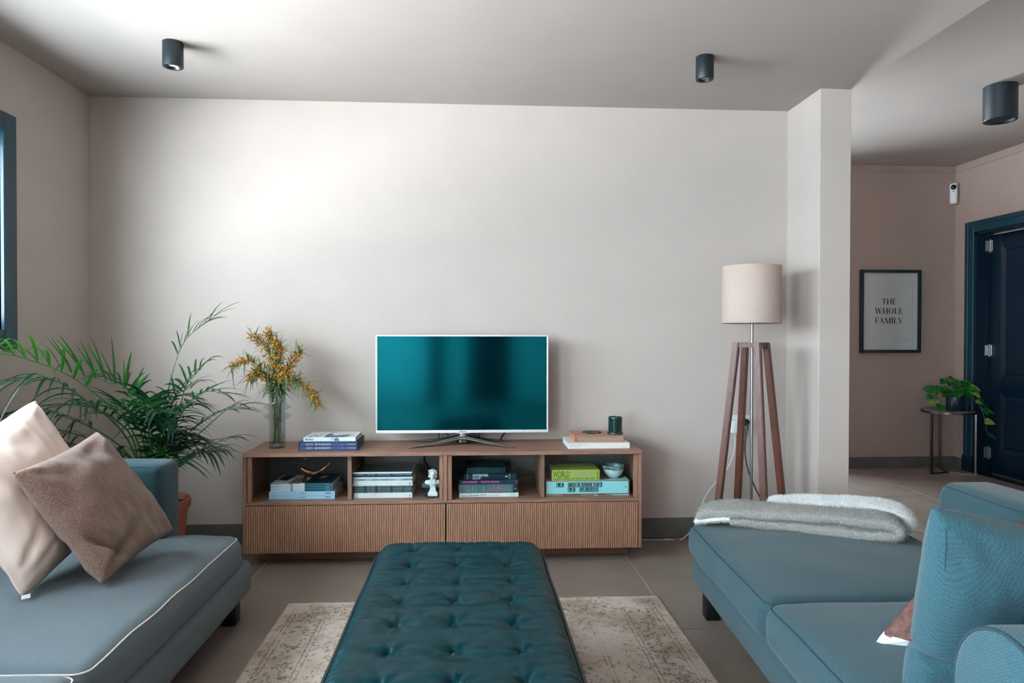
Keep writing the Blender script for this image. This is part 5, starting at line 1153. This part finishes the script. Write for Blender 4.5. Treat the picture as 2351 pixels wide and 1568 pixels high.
# ------------------------------------------------------------------ folded throw
m_wool_g = mat('grey_wool', (164, 164, 158), rough=1, scale=190, rgb2=(124, 126, 124), bump=.8, bscale=130, bdist=.004, spec=.05, sheen=.4); m_wool_w = mat('white_wool', (236, 238, 238), rough=1, scale=50, rgb2=(214, 220, 222), bump=.8, bscale=130, bdist=.004, spec=.05, sheen=.4)
m_wool_s = bpy.data.materials.new('striped_wool'); 
thr = wempty('folded_throw', (1.3, 2.75, .37), 'fluffy grey and white wool throw folded on the far seat of the teal sofa', 'blanket')
def slab(name, spine, width, tk, m, wdir, seed, taper=None):
    """thick soft band following a path of points; wdir is the direction of its width"""
    c = catmull(spine, 10); n = len(c); wd = Vector(wdir).normalized(); rings = []; vs = []; fs = []
    K = 28
    for i, p in enumerate(c):
        d = (c[min(i + 1, n - 1)] - c[max(i - 1, 0)]).normalized(); up = wd.cross(d).normalized()
        if taper: w_, t_ = width * taper(i / (n - 1)), tk
        else: w_, t_ = width, tk
        e = min(1, .55 + .45 * min(i, n - 1 - i) / 2.0)
        for k in range(K):
            a = 2 * PI * k / K; ca, sa = math.cos(a), math.sin(a)
            x = w_ / 2 * (abs(ca) ** .35) * (1 if ca > 0 else -1); y = t_ / 2 * e * (abs(sa) ** .55) * (1 if sa > 0 else -1)
            q = p + wd * x + up * y; q += Vector(mnoise.noise_vector(q * 9 + Vector((seed, 0, 0)))) * .007 + Vector(mnoise.noise_vector(q * 40)) * .0018; vs.append(q)
    for i in range(n - 1):
        for k in range(K): fs.append((i * K + k, i * K + (k + 1) % K, (i + 1) * K + (k + 1) % K, (i + 1) * K + k))
    fs.append(tuple(range(K))[::-1]); fs.append(tuple(range((n - 1) * K, n * K)))
    me = fromdata(vs, fs); b2 = bmesh.new(); b2.from_mesh(me); bmesh.ops.recalc_face_normals(b2, faces=b2.faces[:]); b2.to_mesh(me); b2.free()
    return link(name, me, m, thr, smooth=180)
A0 = Vector((1.03, 2.905, 0)); ax = Vector((.615, -.335, 0)).normalized(); wv = Vector((.335, .615, 0)).normalized()
def at_(s, w, z): q = A0 + ax * s + wv * w; return (q.x, q.y, z)
s1 = slab('grey_fold', [at_(-.045, .02, .390), at_(.02, .02, .412), at_(.15, .02, .425), at_(.35, .02, .432), at_(.55, .02, .440), at_(.66, .02, .436), at_(.705, .02, .418), at_(.69, .02, .398), at_(.60, .02, .390), at_(.40, .02, .390), at_(.09, .015, .388)], .185, .042, m_wool_g, wv, 1)
s2 = slab('white_fold', [at_(.22, .17, .415), at_(.38, .18, .432), at_(.55, .19, .440), at_(.68, .20, .436), at_(.745, .20, .412), at_(.74, .20, .385)], .22, .056, m_wool_w, wv, 4)
s3 = slab('white_edge', [at_(-.055, .0, .372), at_(.0, .0, .384), at_(.09, .0, .396)], .15, .022, m_wool_w, wv, 8)
def fuzz(src, m, count, L, seed):
    me = src.data; rr = random.Random(seed); me.calc_loop_triangles(); T_ = me.loop_triangles; ar = [t.area for t in T_]; vs, fs = [], []
    for t in rr.choices(T_, ar, k=count):
        a, b, c = [me.vertices[i].co for i in t.vertices]; u, v = rr.random(), rr.random()
        if u + v > 1: u, v = 1 - u, 1 - v
        p = a + (b - a) * u + (c - a) * v; d = (t.normal + Vector((rr.gauss(0, .6), rr.gauss(0, .6), rr.gauss(0, .4)))).normalized(); s = d.cross(Vector((rr.random(), rr.random(), rr.random()))).normalized() * .0005; l = L * rr.uniform(.4, 1.2); o_ = len(vs)
        k = Vector((rr.gauss(0, .4), rr.gauss(0, .4), -.2)) * l
        vs += [p - s, p + s, p + d * l * .6 + s * .7, p + d * l * .6 - s * .7, p + d * l * .8 + k]; fs += [(o_, o_ + 1, o_ + 2, o_ + 3), (o_ + 3, o_ + 2, o_ + 4)]
    stuff(link('wool_fibres', fromdata(vs, fs), m, src))
fuzz(s1, m_wool_g, 34000, .013, 1); fuzz(s2, m_wool_w, 20000, .014, 2); fuzz(s3, m_wool_w, 5000, .012, 3)

# ================================================================== RUG
m_rug = bpy.data.materials.new('distressed_rug'); m_rug.use_nodes = True; nt = m_rug.node_tree; N = nt.nodes; Lk = nt.links; b_ = N['Principled BSDF']; b_.inputs['Roughness'].default_value = .95; b_.inputs['Specular IOR Level'].default_value = .1
def nd(t, **k):
    n_ = N.new(t)
    for a, v in k.items(): setattr(n_, a, v)
    return n_
def mth(op, a, b=None, c=None):
    n_ = nd('ShaderNodeMath', operation=op)
    for i, v in enumerate((a, b, c)):
        if v is None: continue
        if isinstance(v, (int, float)): n_.inputs[i].default_value = v
        else: Lk.new(v, n_.inputs[i])
    return n_.outputs[0]
RW, RL = .802, 1.17
tc = nd('ShaderNodeTexCoord'); sp = nd('ShaderNodeSeparateXYZ'); Lk.new(tc.outputs['Object'], sp.inputs[0])
dx = mth('SUBTRACT', RW, mth('ABSOLUTE', sp.outputs['X'])); dy = mth('SUBTRACT', RL, mth('ABSOLUTE', sp.outputs['Y'])); d = mth('MINIMUM', dx, dy)
def band(c0, w): return mth('LESS_THAN', mth('ABSOLUTE', mth('SUBTRACT', d, c0)), w)
def tex(kind, sc, **k):
    n_ = nd(kind); n_.inputs['Scale'].default_value = sc; Lk.new(tc.outputs['Object'], n_.inputs['Vector'])
    for a, v in k.items():
        if a in n_.inputs: n_.inputs[a].default_value = v
        else: setattr(n_, a, v)
    return n_
wear = tex('ShaderNodeTexNoise', 5, Detail=6).outputs['Fac']; fine = tex('ShaderNodeTexNoise', 190, Detail=4).outputs['Fac']; mid = tex('ShaderNodeTexNoise', 42, Detail=6).outputs['Fac']
lines = band(.042, .0028)
for c0, w in ((.060, .0022), (.175, .0028), (.192, .0020), (.330, .0020), (.345, .0020)): lines = mth('MAXIMUM', lines, band(c0, w))
lines = mth('MULTIPLY', lines, mth('GREATER_THAN', fine, .47))
v1 = tex('ShaderNodeTexVoronoi', 27, feature='DISTANCE_TO_EDGE').outputs['Distance']; v2 = tex('ShaderNodeTexVoronoi', 15, feature='F1').outputs['Distance']
ringp = mth('LESS_THAN', mth('ABSOLUTE', mth('SUBTRACT', mth('FRACT', mth('MULTIPLY', v2, 5.0)), .5)), .07); vein = mth('LESS_THAN', v1, .035)
motif = mth('MULTIPLY', mth('MAXIMUM', ringp, vein), mth('GREATER_THAN', mid, .53)); motif = mth('MULTIPLY', motif, mth('GREATER_THAN', fine, .46)); motif = mth('MULTIPLY', motif, mth('GREATER_THAN', d, .012))
speck = mth('MULTIPLY', mth('GREATER_THAN', fine, .60), mth('GREATER_THAN', mid, .52))
spot_v = tex('ShaderNodeTexVoronoi', 42).outputs['Distance']
bord = mth('MULTIPLY', mth('LESS_THAN', mth('ABSOLUTE', mth('SUBTRACT', d, .118)), .045), mth('MULTIPLY', mth('LESS_THAN', mth('ABSOLUTE', mth('SUBTRACT', spot_v, .42)), .07), mth('GREATER_THAN', mid, .47)))
dark = mth('MAXIMUM', mth('MAXIMUM', lines, motif), mth('MAXIMUM', speck, bord)); dark = mth('MULTIPLY', dark, mth('MULTIPLY_ADD', mth('GREATER_THAN', wear, .40), .44, .28))
m1 = nd('ShaderNodeMix', data_type='RGBA'); m1.inputs['A'].default_value = (*lin((198, 186, 176)), 1); m1.inputs['B'].default_value = (*lin((166, 148, 134)), 1); rp = nd('ShaderNodeMapRange'); rp.inputs['From Min'].default_value = .42; rp.inputs['From Max'].default_value = .62; Lk.new(wear, rp.inputs['Value']); Lk.new(rp.outputs[0], m1.inputs['Factor'])
m2 = nd('ShaderNodeMix', data_type='RGBA'); m2.inputs['B'].default_value = (*lin((64, 72, 74)), 1); Lk.new(m1.outputs['Result'], m2.inputs['A']); Lk.new(dark, m2.inputs['Factor']); Lk.new(m2.outputs['Result'], b_.inputs['Base Color'])
bp = nd('ShaderNodeBump'); bp.inputs['Strength'].default_value = .5; bp.inputs['Distance'].default_value = .002; Lk.new(tex('ShaderNodeTexNoise', 350).outputs['Fac'], bp.inputs['Height']); Lk.new(bp.outputs['Normal'], b_.inputs['Normal'])
RX, RY = .022, 3.009 - RL
rug = empty('area_rug', (RX, RY, 0), 'worn cream patterned rug lying under the tufted ottoman', 'rug')
bm = bmesh.new(); nx, ny = 40, 56; g = [[bm.verts.new((-RW + 2 * RW * i / nx, -RL + 2 * RL * j / ny + .003 * math.sin(i * .8) * (j in (0, ny)), .0075 + .0006 * mnoise.noise(Vector((i * .4, j * .4, 0))))) for j in range(ny + 1)] for i in range(nx + 1)]
for i in range(nx):
    for j in range(ny): bm.faces.new((g[i][j], g[i + 1][j], g[i + 1][j + 1], g[i][j + 1]))
be = [e for e in bm.edges if e.is_boundary]; ex = bmesh.ops.extrude_edge_only(bm, edges=be)
for v in ex['geom']:
    if isinstance(v, bmesh.types.BMVert): v.co.z = .0003
link('pile', tome(bm), m_rug, rug, smooth=60)
tube('bound_edge', [(sx * RW, sy * RL, .0045) for sx, sy in ((-1, -1), (1, -1), (1, 1), (-1, 1))], .0042, mat('rug_binding', (150, 138, 126), rough=.95, scale=120, var=.12), rug, 6, closed=True)

# ================================================================== TUFTED OTTOMAN
m_lea = mat('deep_teal_leather', (0, 44, 51), rough=.35, scale=16, rgb2=(0, 34, 40), bump=.14, bscale=420, bdist=.0006, spec=.26, detail=4)
m_lea.node_tree.nodes['Principled BSDF'].inputs['Specular Tint'].default_value = (.35, .85, .95, 1)
OX, OY0, OY1, OH = -.038, .98, 2.575, .402
hx, hy, yc = .302, (OY1 - OY0) / 2, (OY0 + OY1) / 2
ot = empty('tufted_ottoman', (OX, yc, 0), 'long deep teal leather ottoman with three rows of sunken buttons, on the rug', 'ottoman')
BT = [(bx, by) for bx in (-.161, -.001, .160) for by in [2.462 - .157 * k - yc for k in range(10)]]
r6 = random.Random(17); BT = [(x + r6.uniform(-.006, .006), y + r6.uniform(-.008, .008), r6.uniform(0, 6.28), r6.choice((5, 6, 7)), r6.uniform(.7, 1.2)) for x, y in BT]
NXo, NYo = 130, 330; vs, fs = [], []; rc = .085
def surf(x, y, d):
    z = 0.0
    for bx, by, ph_, kk, st_ in BT:
        ddx, ddy = x - bx, y - by; r2 = ddx * ddx + ddy * ddy
        if r2 > .018: continue
        r = math.sqrt(r2); z -= .0130 * math.exp(-(r / .015) ** 1.6); z -= .0150 * math.exp(-(r / .042) ** 1.1)
        if r > .004: z += .0052 * st_ * math.exp(-r / .036) * (1 - math.exp(-r / .010)) * math.sin(kk * math.atan2(ddy, ddx) + ph_ + 1.2 * mnoise.noise(Vector((x * 9, y * 9, 3))))
    z += .0045 * mnoise.noise(Vector((x * 6, y * 11, 0))) + .0050 * mnoise.noise(Vector((x * 7 + 2 * mnoise.noise(Vector((x * 6, y * 6, 1))), y * 24, 5))) * (1 - math.exp(-d / .05))
    # sharp creases across the hide
    c = abs(mnoise.noise(Vector((x * 6 + 3, y * 17 + 8 * mnoise.noise(Vector((x * 5, y * 5, 9))), 2)))); z -= .0011 * math.exp(-(c / .04) ** 2)
    # gathers along the piped edge
    g_ = math.exp(-d / .035); z += .0030 * g_ * math.sin((y if abs(x) > hx * .7 else x) * 230 + 5 * mnoise.noise(Vector((x * 9, y * 14, 1))))
    return z
RE = .052
for j in range(NYo + 1):
    v = 2 * j / NYo - 1; v = math.copysign(abs(v) ** .93, v) if abs(v) > 0 else 0; y = v * hy
    dv = abs(y) - (hy - rc); hxe = hx - (rc - math.sqrt(max(0, rc * rc - dv * dv))) if dv > 0 else hx
    hxe -= .004 * (1 + mnoise.noise(Vector((0, y * 3, 0))))
    for i in range(NXo + 1):
        u = 2 * i / NXo - 1; u = math.copysign(1 - (1 - abs(u)) ** 1.25, u); x = u * hxe
        dd = min(hxe - abs(x), (hy - abs(y)))
        if dv > 0 and abs(x) > hx - rc:
            dd = min(dd, rc - math.hypot(dv, abs(x) - (hx - rc)))
        dd = max(0, dd)
        if dd < RE: z = OH - RE + math.sqrt(max(0, RE * RE - (RE - dd) ** 2))
        else: z = OH
        vs.append((x, y, z + .004 * (1 - (x / hx) ** 2) + surf(x, y, dd) * min(1, dd / .02 + .15)))
W_ = NXo + 1
for j in range(NYo):
    for i in range(NXo): fs.append((j * W_ + i, j * W_ + i + 1, (j + 1) * W_ + i + 1, (j + 1) * W_ + i))
loop = [i for i in range(W_)] + [j * W_ + NXo for j in range(1, NYo + 1)] + [NYo * W_ + i for i in range(NXo - 1, -1, -1)] + [j * W_ for j in range(NYo - 1, 0, -1)]
prev = loop
for dz_, k in ((.018, 1.010), (.04, 1.014), (.07, 1.008), (.088, .99), (.092, .94)):
    nw = []
    for q in loop: x, y, z = vs[q]; nw.append(len(vs)); vs.append((x * k, y * (1 + (k - 1) * .4), OH - RE - dz_ + .0012 * math.sin((x + y) * 190)))
    for k2 in range(len(loop)): fs.append((prev[k2], nw[k2], nw[(k2 + 1) % len(loop)], prev[(k2 + 1) % len(loop)]))
    prev = nw
link('mattress', fromdata(vs, fs), m_lea, ot, smooth=180)
P = [Vector(vs[q]) for q in loop]; P = [p for k, p in enumerate(P) if k % 3 == 0]
for zz, nm in ((.002, 'piping'),): tube(nm, [(p.x * 1.02, p.y * 1.004, OH - RE + zz + .003 * mnoise.noise(Vector((p.x * 6, p.y * 6, 0)))) for p in P], .0062, mat('dark_leather_piping', (2, 26, 34), rough=.35, var=.05), ot, 8, closed=True)
bm = bmesh.new(); add_lathe(bm, [(.0, .0058), (.0045, .0052), (.0078, .0030), (.0092, .0002), (.0086, -.003)], 16); bme = tome(bm); bme.materials.append(mat('leather_button', (3, 34, 42), rough=.3, var=.05))
for q in bme.polygons: q.use_smooth = True
for bx, by, *_ in BT: link('button', bme, None, ot, (bx, by, OH + .004 * (1 - (bx / hx) ** 2) - .0225))
m_obase = mat('dark_stained_base', (26, 26, 28), rough=.45, scale=10, stretch=(8, 1, 8), var=.15)
box('base_frame', (-.27, .27, -hy + .04, hy - .04, .15, OH - RE - .088), m_obase, ot, bev=.004)
for sx in (-1, 1):
    for sy in (-1, 1): box('leg', (sx * .225 - .025, sx * .225 + .025, sy * (hy - .10) - .025, sy * (hy - .10) + .025, .008, .151), m_obase, ot, bev=.003)
